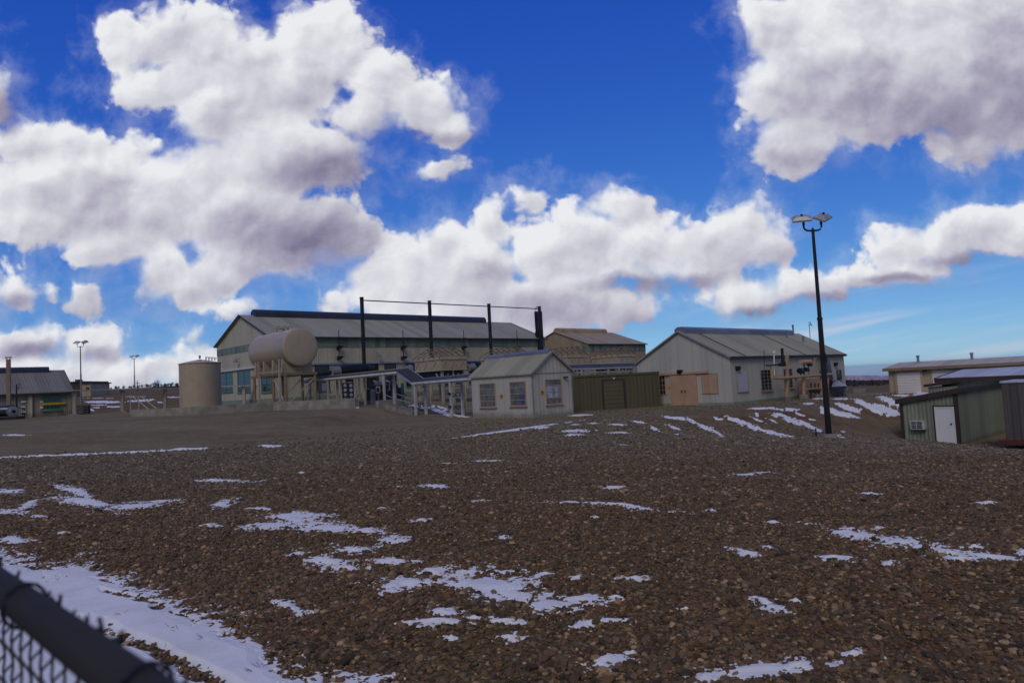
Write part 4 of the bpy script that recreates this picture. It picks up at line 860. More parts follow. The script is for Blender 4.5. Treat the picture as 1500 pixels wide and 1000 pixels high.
# upright tank
vc = at(293.5, 560, 74.0); vr = 28.4/FPX*74.0; vz = 0.6
vt = thing('upright_tank', 'plain tan upright cylinder tank with shallow cone top behind concrete wall', 'storage tank', [vc[0], vc[1], vz])
ztop = zsee(vc[0], vc[1]-vr, 531.5)
mb = MB(); mb.lathe([vc[0], vc[1], 0], [(vr, vz-.3), (vr, vz+.4), (vr, (vz+ztop)/2), (vr, ztop)], 64); mb.build('shell', M['vtank_tan'], vt)
for k in (.33, .66):
    z = vz+(ztop-vz)*k; mb = MB(); mb.lathe([vc[0], vc[1], 0], [(vr-.005, z-.02), (vr+.008, z-.012), (vr+.008, z+.012), (vr-.005, z+.02)], 64); mb.build('weld_seam', M['vtank_tan'], vt)
mb = MB(); mb.lathe([vc[0], vc[1], 0], [(vr+.04, ztop-.06), (vr+.07, ztop+.02), (vr*.6, ztop+.22), (.2, ztop+.42), (0.001, ztop+.43)], 64); mb.build('roof', M['tank_tan'], vt)
mb = MB(); mb.cyl([vc[0], vc[1], ztop+.5], [vc[0], vc[1], ztop+.85], .10, .10, 10)
for k in range(4): mb.cyl([vc[0]+.9+.3*k, vc[1]-.6, ztop+.2], [vc[0]+.9+.3*k, vc[1]-.6, ztop+.62-.06*k], .06, .06, 8)
mb.tube([[vc[0]+.9, vc[1]-.6, ztop+.6], [vc[0]+2.0, vc[1]-.6, ztop+.45]], .05); mb.build('vent', M['galv'], vt)
# concrete wall round the tanks
wl = [hit(191, 610.5), hit(280, 608), hit(400, 601.3), hit(520, 597.2)]
cw = thing('containment_wall', 'low weathered concrete wall in front of the tanks', 'concrete wall', wl[0])
mb = MB()
for i, (a, b, ya, yb) in enumerate(((wl[0], wl[1], 600, 595.8), (wl[1], wl[2], 595.8, 588.8), (wl[2], wl[3], 588.8, 583.2))):
    d = b-a; d[2] = 0; nn = np.array([-d[1], d[0], 0]); nn /= np.linalg.norm(nn); nn *= 0.3
    za, zb = zsee(a[0], a[1], ya), zsee(b[0], b[1], yb); A = np.array([a[0], a[1], 0]); B = np.array([b[0], b[1], 0])
    mb.hexa([A+ZV*(a[2]-.5), B+ZV*(b[2]-.5), B+nn+ZV*(b[2]-.5), A+nn+ZV*(a[2]-.5), A+ZV*za, B+ZV*zb, B+nn+ZV*zb, A+nn+ZV*za])
e = np.array([wl[3][0], wl[3][1], 0]); mb.hexa([e+ZV*.2, e+WV*6*0+LV*.3+ZV*.2, e+LV*.3+np.array([-2.2, 9, .2]), e+np.array([-2.2, 9, .2])]+[e+np.array([0, .31, zb-.01]), e+LV*.3+np.array([0, .31, zb-.01]), e+LV*.3+np.array([-2.2, 9, zb-.01]), e+np.array([-2.2, 9, zb-.01])])
mb.build('wall', M['concrete'], cw)
# ------------------------------------------------------------------ pump house
pN = np.array([1.032, 42.0, 0.023]); PFr = Frame(pN, 0.72); PA, PB, pH, pR = 3.36, 5.75, 2.62, 3.80   # PA along l (gable), PB along w
# ridge runs along w: build in a frame whose l is w
PG = Frame(PFr.p(PA, 0, 0), PFr.yaw+math.pi/2)              # u along w, v back along -l
ph = thing('pump_house', 'small pale grey gabled hut with barred windows at the end of the covered walkway', 'hut', PG.o, PG.yaw)
gable_shell(PG, PB, PA, pH, pR, ph, M['pump_wall'], M['shop_roof'], 0.14, 0.12, None, M['trim_grey'], 0.08)
ridge_cap(PG, 0.05, PB+0.1, PA, pR, 0.2, 0.22, M['ridge_grey'], ph, 'ridge_cap')
WF, GF = ('v', PA, 1), ('u', 0.0, -1)                       # long wall towards the viewer, gable wall
def pw(x0, y0, x1, y1): return rect(PG, 'v', PA, x0, y0, x1, y1)
for q in ((703.5, 561, 726.5, 596.5), (747.5, 558.5, 771, 594.5)): window(PG, ph, WF, pw(*q), 1, 4, M['pink_tan'], M['glass_blind'], 0.055, 0.04, 0.05, 0.05, M['pink_tan'], bars=11, barm=M['trim_grey'])
gq = rect(PG, 'u', 0, 798.5, 555, 822.5, 592); window(PG, ph, GF, gq, 1, 4, M['pink_tan'], M['glass_blind'], 0.055, 0.04, 0.05, 0.05, M['pink_tan'], bars=10, barm=M['trim_grey'])
mb = MB(); fbox(mb, PG, GF, gq[0]+.06, gq[1]-.06, 0.018, 0.026, gq[2]+(gq[3]-gq[2])*.27, gq[2]+(gq[3]-gq[2])*.76); mb.build('notice_sheet', M['glass_pale'], ph)
mb = MB(); zb_ = pw(752, 580, 770, 594); fbox(mb, PG, WF, zb_[0]+.05, zb_[0]+.42, 0.017, .024, pw(758, 576, 770, 593)[2], pw(758, 575, 770, 593)[3]); mb.build('blue_drum_panel', M['blue_drum'], ph)
for face, q in ((WF, pw(732.3, 577.5, 737.2, 583.5)), (GF, rect(PG, 'u', 0, 791.6, 571.8, 796.8, 577.8))):
    mb = MB(); fbox(mb, PG, face, q[0], q[1], 0, .02, q[2], q[3]); s_ = mb.build('warning_sign', M['orange_sign'], ph)
    ca, cz_ = (q[0]+q[1])/2, q[2]+(q[3]-q[2])*.62; h_ = (q[3]-q[2])*.2; mb = MB(); fbox(mb, PG, face, ca-h_, ca+h_, .02, .024, cz_-h_, cz_+h_); fbox(mb, PG, face, ca-h_*.4, ca+h_*.4, .02, .024, cz_-h_*2.2, cz_-h_); mb.build('sign_mark', M['black_steel'], s_)
mb = MB(); fbox(mb, PG, GF, 0.0, PA, 0, .05, -.3, .12); mb.build('foundation', M['green_base'], ph)
mb = MB()
for z in (pH-.06,): fbox(mb, PG, GF, 0.05, PA-.05, 0, .025, z, z+.05)
fbox(mb, PG, GF, PA-.09, PA+.01, 0, .03, 0, pH); fbox(mb, PG, GF, -.01, .09, 0, .03, 0, pH); mb.build('corner_trim', M['trim_grey'], ph)
q = rect(PG, 'u', 0, 825, 551.3, 829, 553.5); mb = MB(); fbox(mb, PG, GF, q[0], q[1], 0, .2, q[2], q[3]); mb.build('light', M['black_steel'], ph)
# ------------------------------------------------------------------ olive storage container
ca = hit(841.5, 603.5); cb_ = hit(968.3, 595.2)
dv = cb_-ca; cyaw = math.atan2(dv[1], dv[0]); clen = float(np.hypot(dv[0], dv[1]))
CF = Frame([ca[0], ca[1], min(ca[2], cb_[2])], cyaw); cH = zsee(ca[0], ca[1], 550)-CF.o[2]
ct = thing('storage_container', 'olive corrugated steel container with a roll-up door, between hut and workshop', 'container', CF.o, cyaw)
mb = MB(); mb.box(CF, 0, clen, 0, 2.44, -.1, cH-.1); mb.build('body', M['olive_steel'], ct)
mb = MB(); fbox(mb, CF, FV, 0, clen, .003, .06, cH-.14, cH); fbox(mb, CF, FV, 0, clen, .003, .06, -.1, .1)
for u in (0, clen-.12): fbox(mb, CF, FV, u, u+.12, .003, .058, .1, cH-.14)
mb.box(CF, 0, clen, 0, 2.44, cH-.095, cH-.02); mb.build('frame', M['olive_plain'], ct)
q = rect(CF, 'v', 0, 883, 557, 914.5, 600); dr = MB(); nS = 14
for i in range(nS):
    z = q[2]+(q[3]-q[2])*i/nS; fbox(dr, CF, FV, q[0]+.05, q[1]-.05, .03, .055+.02*(i % 2), z, z+(q[3]-q[2])/nS)
d_ = dr.build('roller_door', M['olive_plain'], ct)
mb = MB(); fbox(mb, CF, FV, q[0]-.04, q[0]+.05, .03, .10, q[2], q[3]); fbox(mb, CF, FV, q[1]-.05, q[1]+.05, .03, .10, q[2], q[3]+.05); fbox(mb, CF, FV, q[0]-.04, q[1]-.05, .03, .10, q[3], q[3]+.08); mb.build('door_frame', M['trim_dark'], d_)
q = rect(CF, 'v', 0, 897, 552.5, 899.6, 555.5); mb = MB(); fbox(mb, CF, FV, q[0], q[1], .03, .14, q[2], q[3]); mb.build('lamp', M['white_steel'], ct)
# ------------------------------------------------------------------ workshop on the right
rN = np.array([13.89, 46.0, -0.031]); RF = Frame(rN, 0.747); rL, rW, rH, rR = 17.4, 7.37, 3.09, 5.03
ws = thing('workshop', 'pale grey gabled workshop with pinkish tan double doors, above the snowy bank', 'workshop', rN, RF.yaw)
gable_shell(RF, rL, rW, rH, rR, ws, M['shop_wall'], M['shop_roof'], 0.12, 0.12, M['trim_dark'], M['trim_grey'], 0.08)
ridge_cap(RF, 0.1, rL-1.5, rW, rR, 0.42, 0.36, M['ridge_grey'], ws)
def gv(*q): return rect(RF, 'v', 0, *q)
def gu(*q): return rect(RF, 'u', 0, *q)
mb = MB(); fbox(mb, RF, FV, 0.05, rL, 0, .05, -.4, .2); fbox(mb, RF, FU, 0.05, rW, 0, .05, -.4, .2); mb.build('base_band', M['green_base'], ws)
q = gu(982.5, 548.5, 1022, 592); wd = (q[0]+q[1])/2
mb = MB(); fbox(mb, RF, FU, q[0], wd-.006, 0.02, .08, 0.06, q[3]); d1 = mb.build('door', M['pink_tan'], ws)
mb = MB(); fbox(mb, RF, FU, wd+.006, q[1], 0.02, .08, 0.06, q[3]); d2 = mb.build('door', M['pink_tan'], ws)
for d_, a in ((d1, wd-.16), (d2, wd+.10)):
    mb = MB(); fbox(mb, RF, FU, a, a+.05, .08, .13, .9, 1.1); mb.build('handle', M['black_steel'], d_)
mb = MB(); z_ = q[3]; k0_ = onwall(RF, 'u', 0, 1038, 545)[0]; k1_ = onwall(RF, 'u', 0, 968, 549)[0]; fbox(mb, RF, FU, k0_, k1_, .0, .14, z_+.02, z_+.16); mb.build('door_track', M['pink_tan'], ws)
q = gu(1028, 546.5, 1052, 576.5); mb = MB(); fbox(mb, RF, FU, q[0]+.04, q[1]-.04, .0, .03, q[2]+.04, q[3]-.04); b_ = mb.build('boarded_opening', M['pink_tan'], ws); mb = MB(); 
for k in ((q[0], q[0]+.05, q[2], q[3]), (q[1]-.05, q[1], q[2], q[3]), (q[0]+.05, q[1]-.05, q[2], q[2]+.05), (q[0]+.05, q[1]-.05, q[3]-.05, q[3])): fbox(mb, RF, FU, k[0], k[1], 0, .05, k[2], k[3])
mb.build('frame', M['timber'], b_)
window(RF, ws, FU, gu(966, 550, 975.5, 578), 2, 4, M['pink_tan'], M['glass'], .05, .03, .05)
q = gu(977, 565, 981.5, 569.5); mb = MB(); fbox(mb, RF, FU, q[0], q[1], 0, .02, q[2], q[3]); mb.build('warning_sign', M['orange_sign'], ws)
for face, px, py in ((FU, 997, 544), (FV, 1079, 539), (FV, 1222.5, 533)):
    a, z = onwall(RF, face[0], 0, px, py); mb = MB(); fbox(mb, RF, face, a-.17, a+.17, 0, .22, z-.1, z+.12); fbox(mb, RF, face, a-.13, a+.13, .02, .18, z-.16, z-.101); mb.build('wall_light', M['black_steel'], ws)
q = gv(1079, 543.5, 1095.5, 574.5); mb = MB(); fbox(mb, RF, FV, q[0]+.05, q[1]-.05, 0, .03, q[2]+.05, q[3]-.03); b_ = mb.build('boarded_window', M['lavender_board'], ws); mb = MB(); fbox(mb, RF, FV, q[0], q[1], 0, .07, q[2], q[2]+.05); fbox(mb, RF, FV, q[0], q[0]+.05, 0, .05, q[2]+.05, q[3]); fbox(mb, RF, FV, q[1]-.05, q[1], 0, .05, q[2]+.05, q[3]); mb.build('frame', M['timber'], b_)
for qq in ((1114, 541, 1129.5, 572), (1147.5, 539.5, 1160.5, 568.5), (1200, 542, 1206, 562)):
    window(RF, ws, FV, gv(*qq), 3, 6, M['trim_grey'], M['glass'], .05, .025, .05, .05, M['pink_tan'])
window(RF, ws, FV, gv(1225.5, 541.5, 1232, 556), 1, 2, M['brown_trim'], M['glass'], .06, .03, .05)
for px, py, hh in ((1153, 496, .55), (1162, 491, .8), (1177, 503, .5)):
    # roof vents on the near slope
    best = min(((abs(project(*RF.p(u, v, rH+(rR-rH)*v/(rW/2)))[0]-px)+abs(project(*RF.p(u, v, rH+(rR-rH)*v/(rW/2)))[1]-py), u, v) for u in np.linspace(6, 17, 80) for v in np.linspace(.2, 3.5, 40)))
    u, v = best[1], best[2]; z = rH+(rR-rH)*v/(rW/2); mb = MB(); mb.cyl(RF.p(u, v, z), RF.p(u, v, z+hh), .07, .07, 10); mb.cyl(RF.p(u, v, z+hh), RF.p(u, v, z+hh+.1), .13, .05, 10); mb.build('roof_vent', M['grey_steel'], ws)
u_ = min(np.linspace(10, 17.4, 150), key=lambda u: abs(project(*RF.p(u, rW/2, rR))[0]-1187.5) if True else 0)
pz = zsee(*RF.p(rL-.3, rW*.5, 0)[:2], 473)-RF.o[2]
mb = MB(); pu, pv = rL+.25, rW*.42
pu = min(np.linspace(8, 22, 300), key=lambda u: abs(project(*RF.p(u, pv, 4.4))[0]-1187)); pz = zsee(*RF.p(pu, pv, 0)[:2], 471.5)-RF.o[2]
mb.tube([RF.p(pu, pv, 4.0), RF.p(pu, pv, pz-.15)]+[RF.p(pu+.16*(1-math.cos(t)), pv, pz-.15+.15*math.sin(t)) for t in np.linspace(.5, math.pi, 5)], .03); mb.cyl(RF.p(pu+.33, pv, pz-.15), RF.p(pu+.33, pv, pz-.3), .05, .13, 10); mb.build('lamp_post', M['galv'], ws)
q = gv(1070.5, 530, 1071.5, 533)
# roof joints on the workshop
for pa in (1052, 1142):
    u = min(np.linspace(.5, 17, 400), key=lambda u: abs(project(*RF.p(u, rW*.25, (rH+rR)/2))[0]-pa))
    s = (rR-rH)/(rW/2); mb = MB(); mb.hexa([RF.p(u, -.1, rH-.1*s+.09), RF.p(u+.07, -.1, rH-.1*s+.09), RF.p(u+.07, rW/2, rR+.09), RF.p(u, rW/2, rR+.09), RF.p(u, -.1, rH-.1*s+.125), RF.p(u+.07, -.1, rH-.1*s+.125), RF.p(u+.07, rW/2, rR+.125), RF.p(u, rW/2, rR+.125)]); mb.build('roof_seam', M['trim_dark'], ws)
# ------------------------------------------------------------------ covered walkway
def atz(px, py, z):
    lo, hi = 20.0, 160.0; d = ray(px, py); t = (z-2.0)/d[2]; return EYE+d*t
A0, A1, A2, A3 = at(444, 558.5, 72.0), at(581, 545.5, 59.5), at(603, 561.7, 56.8), at(694, 554.2, 46.6)
wk = thing('covered_walkway', 'long narrow walkway roof on paired posts, bent down over the steps', 'walkway roof', [A2[0], A2[1], 0])
BK = LV*1.15
path = [A0, A1, A2, A3]
def lift(p, dz): return p+ZV*dz
for i in range(3):
    a, b = path[i], path[i+1]; c, d = b+BK+ZV*.30, a+BK+ZV*.30
    mb = MB(); mb.hexa([a, b, c, d, lift(a, .05), lift(b, .05), lift(c, .05), lift(d, .05)]); mb.build('roof_panel', M['blue_roof'], wk)
    m_ = M['white_fascia'] if i != 1 else M['blue_fascia']
    ab = (b-a)/np.linalg.norm(b-a); out = np.cross(ab, ZV); 
    if out@LV > 0: out = -out
    out /= np.linalg.norm(out)
    mb = MB(); f = lambda p, o, z: p+out*o+ZV*z
    mb.hexa([f(a, .002, -.07), f(b, .002, -.07), f(b, .05, -.07), f(a, .05, -.07), f(a, .002, .09), f(b, .002, .09), f(b, .05, .09), f(a, .05, .09)]); mb.build('gutter', m_, wk)
    mb = MB(); mb.hexa([f(d, -.05, -.08), f(c, -.05, -.08), f(c, -.002, -.08), f(d, -.002, -.08), f(d, -.05, .10), f(c, -.05, .10), f(c, -.002, .10), f(d, -.002, .10)]); mb.build('back_fascia', M['cream_steel'] if i == 0 else M['blue_fascia'], wk)
def on_path(px):
    for i in range(3):
        xa, xb = project(*path[i])[0], project(*path[i+1])[0]
        if xa <= px <= xb+.01 or i == 2:
            lo, hi = 0.0, 1.0
            for _ in range(40):
                t = (lo+hi)/2; q = path[i]+(path[i+1]-path[i])*t
                if project(*q)[0] < px: lo = t
                else: hi = t
            return path[i]+(path[i+1]-path[i])*((lo+hi)/2)
for px, mat_ in ((453, 'cream_steel'), (479, 'cream_steel'), (518.5, 'cream_steel'), (561, 'white_steel'), (606.5, 'white_steel'), (658.5, 'white_steel')):
    q = on_path(px)+LV*.06
    for k, off in enumerate((0, 1.0)):
        b = q+LV*off; zt = q[2]+(.26*off)-.075; g_ = T(b[0], b[1]); w_ = .165 if mat_ == 'white_steel' else .15
        mb = MB(); mb.beam([b[0], b[1], g_-.3], [b[0], b[1], zt], w_, w_, up=WV); mb.build('post', M[mat_], wk)
    e = q+LV*1.0; mb = MB(); mb.beam(q+ZV*-.15, e+ZV*.10, .07, .10); mb.build('cross_beam', M['cream_steel'], wk)
q = on_path(658.5)-WV*0.0
for dz in (-1.0, -1.9):
    mb = MB(); c_ = on_path(658.5); mb.box(Frame([c_[0], c_[1], c_[2]+dz]), -.14, -.045, -.10, .10, 0, .16); mb.build('junction_box', M['black_steel'], wk)
mb = MB()
for t_ in np.linspace(0, 1, 2): pass
mb.beam(lift(A0, -.12)+LV*.1, lift(A1, -.12)+LV*.1, .08, .12); mb.build('edge_beam', M['cream_steel'], wk)
mb = MB(); mb.beam(lift(A2, -.12)+LV*.1, lift(A3, -.12)+LV*.1, .08, .12); mb.build('edge_beam', M['white_steel'], wk)
# second walkway roof behind the olive container
B0, B1 = at(806, 541.5, 60), at(937, 537.5, 60)
w2 = thing('flat_walkway_roof', 'dark flat walkway roof with pale edges, seen over the top of the olive container', 'walkway roof', [B0[0], B0[1], 0.3])
dd = (B1-B0); dd[2] = 0; dd /= np.linalg.norm(dd); nb = np.array([-dd[1], dd[0], 0])
mb = MB(); mb.hexa([B0, B1, B1+nb*2.2+ZV*.35, B0+nb*2.2+ZV*.35]+[p+ZV*.06 for p in (B0, B1, B1+nb*2.2+ZV*.35, B0+nb*2.2+ZV*.35)]); mb.build('roof_panel', M['blue_roof'], w2)
mb = MB(); mb.beam(B0-nb*.04, B1-nb*.04, .06, .16); mb.build('gutter', M['galv'], w2)
mb = MB(); mb.beam(B0+nb*2.24+ZV*.38, B1+nb*2.24+ZV*.38, .06, .2); mb.build('back_fascia', M['blue_fascia'], w2)
mb = MB(); C0, C1 = B0-ZV*.33-nb*1.2, B1-ZV*.33-nb*1.2; mb.beam(C0, C1, .3, .12); mb.build('service_tray', M['galv'], w2)
for k in (.05, .35, .65, .95):
    for o in (0, 2.1):
        b = B0+(B1-B0)*k+nb*o; mb = MB(); mb.beam([b[0], b[1], T(b[0], b[1])-.3], [b[0], b[1], b[2]-.09+.15*o], .15, .15, up=WV); mb.build('post', M['cream_steel'], w2)
# ------------------------------------------------------------------ steps, handrails, plinth
pl = hit(564, 597.5); pl = np.array([pl[0], pl[1], T(pl[0], pl[1])])
def rail(name, label, pts, h, r, mat, group=None, cat='handrail', mids=(0.5,)):
    pts = [np.array(p, float) for p in pts]; t = thing(name, label, cat, pts[0], 0, group)
    for p in pts: 
        mb = MB(); mb.cyl([p[0], p[1], p[2]-.2], [p[0], p[1], p[2]+h], r, r, 8); mb.build('upright', mat, t)
    mb = MB(); mb.tube([p+ZV*h for p in pts], r); mb.build('top_rail', mat, t)
    for m_ in mids: mb = MB(); mb.tube([p+ZV*h*m_ for p in pts], r*.8); mb.build('mid_rail', mat, t)
    return t
s0 = at(562, 590, 59.0); s1 = at(580, 596, 57.8); s2 = at(603, 605, 56.4)
ss = [np.array([p[0], p[1], zsee(p[0], p[1], y)]) for p, y in ((s0, 592.5), (s1, 599.5), (s2, 606))]
rail('handrail', 'near pipe handrail sloping down the steps under the bent walkway roof', ss, 0.85, 0.03, M['trim_grey'], 'step handrails', mids=())
rail('handrail', 'far pipe handrail of the steps, behind the white walkway posts', [p+LV*1.25 for p in ss], 0.85, 0.03, M['trim_grey'], 'step handrails', mids=())
stp = thing('steps', 'short flight of concrete steps under the bent walkway roof', 'steps', ss[2]); mb = MB(); n_ = 7
for i in range(n_):
    a = ss[2]+(ss[0]-ss[2])*(i/n_); b = ss[2]+(ss[0]-ss[2])*((i+1)/n_); z = ss[2][2]+(ss[0][2]-ss[2][2])*((i+1)/n_)
    aa, bb = np.array([a[0], a[1], 0])+LV*.12, np.array([b[0], b[1], 0])+LV*.12; c_, d_ = bb+LV*1.0, aa+LV*1.0
    mb.hexa([q+ZV*(ss[2][2]-.5) for q in (aa, bb, c_, d_)]+[q+ZV*z for q in (aa, bb, c_, d_)])
mb.build('flight', M['concrete'], stp)
pb = thing('concrete_plinth', 'small concrete plinth at the foot of the white walkway post by the steps', 'plinth', pl); pf = Frame(pl+np.array([-.1, -.3, 0])); mb = MB(); mb.box(pf, -.5, .55, -.2, .35, -.4, .62); mb.box(pf, .56, .8, -.2, .3, -.4, .45); mb.build('block', M['concrete'], pb)
# red warning boards on a post behind the walkway
rb = hit(684, 606); rz = T(rb[0]+.6, rb[1]+.55); rb = np.array([rb[0]+.6, rb[1]+.55, rz])
sp_ = thing('warning_board_post', 'two small rust red boards on a thin post, left of the pump house', 'sign post', rb); fr = Frame(rb, 0.0)
mb = MB(); mb.cyl(fr.p(0, .03, -.3), fr.p(0, .03, zsee(rb[0], rb[1], 584)-rz), .025, .025, 8); mb.build('post', M['grey_steel'], sp_)
for y0, y1 in ((585, 589.5), (595.5, 600.5)): mb = MB(); mb.box(fr, -.14, .16, -.02, .0, zsee(rb[0], rb[1], y1)-rz, zsee(rb[0], rb[1], y0)-rz); mb.build('board', M['red_sign'], sp_)
# ------------------------------------------------------------------ plant under the walkway
def plant(px, py, D, yaw=YAW): 
    p = at(px, py, D); return Frame([p[0], p[1], T(p[0], p[1])], yaw)
for i, (px, lab) in enumerate(((505.5, 'left tall black panel with a column of round pale dials, under the walkway'), (514, 'right tall black panel with a column of round pale dials, longer than its neighbour'))):
    fr = plant(px, 575, 66.5 if i == 0 else 65.5, 0.05); t = thing('dial_panel', lab, 'gauge panel', fr.o, 0.05, 'tall gauge panels under the walkway'); z1 = zsee(fr.o[0], fr.o[1], 560.5)-fr.o[2]; z0 = zsee(fr.o[0], fr.o[1], 582 if i == 0 else 588)-fr.o[2]
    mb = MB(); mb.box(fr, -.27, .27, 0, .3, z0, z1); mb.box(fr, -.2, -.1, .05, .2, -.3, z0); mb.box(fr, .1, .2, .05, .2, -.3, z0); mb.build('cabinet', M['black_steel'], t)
    for k in range(3+i): 
        z = z1-.25-k*.42; mb = MB(); mb.cyl(fr.p(0.03, 0, z), fr.p(0.03, -.05, z), .15, .15, 14); mb.build('dial', M['galv'], t)
for i, (x0, x1, y0, y1, D, mat_, lab, nm) in enumerate(((543, 549.5, 570, 587, 67, 'cabinet', 'grey metal cabinet at the left of the machinery under the walkway', 'metal_cabinet'), (551, 556.5, 566, 575.5, 67, 'white_steel', 'small pale box with a dark square face under the walkway', 'control_box'), (574.5, 580.5, 570, 587, 64, 'cabinet', 'tall blue grey cabinet behind the walkway steps', 'metal_cabinet'), (588, 592, 561, 583, 63, 'green_trim', 'narrow pale green locker between white walkway posts', 'locker'))):
    p = at((x0+x1)/2, y1, D); fr = Frame([p[0], p[1], T(p[0], p[1])], 0.1); w_ = (x1-x0)/FPX*D/2; z1 = zsee(p[0], p[1], y0)-fr.o[2]; zb = max(zsee(p[0], p[1], y1)-fr.o[2], -.1) if i == 1 else -.2
    t = thing(nm, lab, nm.replace('_', ' '), fr.o, 0.1); mb = MB(); mb.box(fr, -w_, w_, 0, .6, zb, z1); mb.build('body', M[mat_], t)
    mb = MB(); mb.box(fr, -w_+.05, w_-.05, -.025, -.002, max(zb, 0)+.1, z1-.08); d_ = mb.build('door', M[mat_] if i != 1 else M['black_steel'], t); mb = MB(); mb.box(fr, w_-.12, w_-.08, -.05, -.026, (max(zb, 0)+z1)/2, (max(zb, 0)+z1)/2+.15); mb.build('handle', M['black_steel'], d_)
    if i == 1: mb = MB(); mb.box(fr, -.06, .06, .2, .32, -.3, zb); mb.build('pedestal', M['grey_steel'], t)
# engine block behind the steps
p = at(566, 588, 70); fr = Frame([p[0], p[1], T(p[0], p[1])], YAW); eb = thing('engine_skid', 'dark machinery block with pipes in the shade behind the walkway posts', 'machine', fr.o, YAW)
mb = MB(); mb.box(fr, -2.6, 2.4, -.7, .7, -.2, .35); mb.build('base_frame', M['grey_steel'], eb)
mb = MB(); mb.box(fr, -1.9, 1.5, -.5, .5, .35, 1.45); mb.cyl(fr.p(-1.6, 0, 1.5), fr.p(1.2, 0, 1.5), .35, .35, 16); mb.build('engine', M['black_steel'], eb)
mb = MB(); mb.cyl(fr.p(1.5, 0, .95), fr.p(2.1, 0, .95), .5, .5, 20); mb.build('flywheel', M['cabinet'], eb)
for k in range(4): mb = MB(); mb.tube([fr.p(-1.5+k*.7, -.45, 1.2), fr.p(-1.5+k*.7, -.8, 1.3), fr.p(-1.5+k*.7, -.85, 2.0), fr.p(-1.5+k*.7, -.3, 2.2)], .09); mb.build('pipe', M['galv'], eb)
for i, (px, D, lab) in enumerate(((620.5, 62, 'steel shelf rack of dark drums seen between the two white walkway posts'), (671, 55, 'steel shelf rack of dark drums just left of the pump house wall'))):
    p = at(px, 586, D); fr = Frame([p[0], p[1], T(p[0], p[1])], .15); t = thing('shelf_rack', lab, 'rack', fr.o, .15, 'drum racks'); zt = zsee(p[0], p[1], 563)-fr.o[2]
    for u in (-.6, .6): 
        mb = MB(); mb.box(fr, u-.04, u+.04, 0, .08, -.2, zt); mb.box(fr, u-.04, u+.04, .7, .78, -.2, zt); mb.build('upright', M['cream_steel'], t)
    for z in (.35, .35+(zt-.35)/2, zt): mb = MB(); mb.box(fr, -.56, .56, 0, .78, z-.06, z-.003); mb.build('shelf', M['cream_steel'], t)
    for j, z in enumerate((.35, .35+(zt-.35)/2)):
        for k in range(3):
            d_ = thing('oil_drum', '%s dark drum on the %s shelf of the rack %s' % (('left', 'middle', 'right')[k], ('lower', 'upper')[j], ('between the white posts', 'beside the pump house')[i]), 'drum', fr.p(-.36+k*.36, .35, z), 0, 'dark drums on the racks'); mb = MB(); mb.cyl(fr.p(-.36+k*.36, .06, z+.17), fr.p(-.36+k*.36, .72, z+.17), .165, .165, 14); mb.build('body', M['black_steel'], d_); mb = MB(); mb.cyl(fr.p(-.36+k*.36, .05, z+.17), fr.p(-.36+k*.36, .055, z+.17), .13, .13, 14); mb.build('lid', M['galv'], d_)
yb = plant(461, 584, 68); yt = thing('yellow_bin', 'small yellow box low behind the concrete wall', 'box', yb.o, YAW); mb = MB(); mb.box(yb, -.55, .55, -.3, .3, .0, .55); mb.build('body', M['yellow_paint'], yt); mb = MB(); mb.box(yb, -.58, .58, -.33, .33, .553, .6); mb.build('lid', M['yellow_paint'], yt)
# ------------------------------------------------------------------ long pipe tray on posts
tr_pts = [at(15, 574.6, 68.0), at(105, 571.8, 72.5), at(265, 568.3, 84.0), at(416, 562.8, 90.0)]
tr = thing('pipe_tray', 'long thin pale tray on tan posts running across the left yard', 'pipe tray', tr_pts[1])
for i in range(3): mb = MB(); mb.beam(tr_pts[i], tr_pts[i+1]-(tr_pts[i+1]-tr_pts[i])*.002, .75, .13); mb.build('tray', M['white_steel'], tr)
for px in (109, 179, 241.5, 316, 357):
    for i in range(3):
        xa, xb = project(*tr_pts[i])[0], project(*tr_pts[i+1])[0]
        if xa <= px < xb:
            lo, hi = 0.0, 1.0
            for _ in range(40):
                t_ = (lo+hi)/2
                if project(*(tr_pts[i]+(tr_pts[i+1]-tr_pts[i])*t_))[0] < px: lo = t_
                else: hi = t_
            q = tr_pts[i]+(tr_pts[i+1]-tr_pts[i])*lo
    z = T(q[0], q[1]); fr = Frame([q[0], q[1], z], 0.1)
    mb = MB(); mb.box(fr, -.16, .16, -.16, .16, -.3, q[2]-z-.07); p_ = mb.build('post', M['cream_steel'], tr); mb = MB(); mb.box(fr, -.5, .5, -.4, .4, -.3, .12); mb.build('footing', M['concrete'], p_)
# guard rails left of the upright tank
g0 = hit(201, 600); 
for i, px in enumerate((191, 203)):
    a = at(px, 580, 68.0); a[2] = T(a[0], a[1]); b = a+np.array([1.6, 1.2, 0]); b[2] = T(b[0], b[1]); c = b+np.array([1.0, -2.6, 0]); c[2] = T(c[0], c[1])-.2
    t = thing('pipe_guard', ('bent pipe guard standing left of the other, behind the end of the concrete wall', 'bent pipe guard nearer the upright tank, behind the end of the concrete wall')[i], 'pipe guard', a, 0, 'bent pipe guards')
    mb = MB(); mb.tube([a-ZV*.2, a+ZV*1.5, a+ZV*1.55+np.array([.2, .0, 0]), c+ZV*.4, c-ZV*.2], .045); mb.build('frame', M['cream_steel'], t)
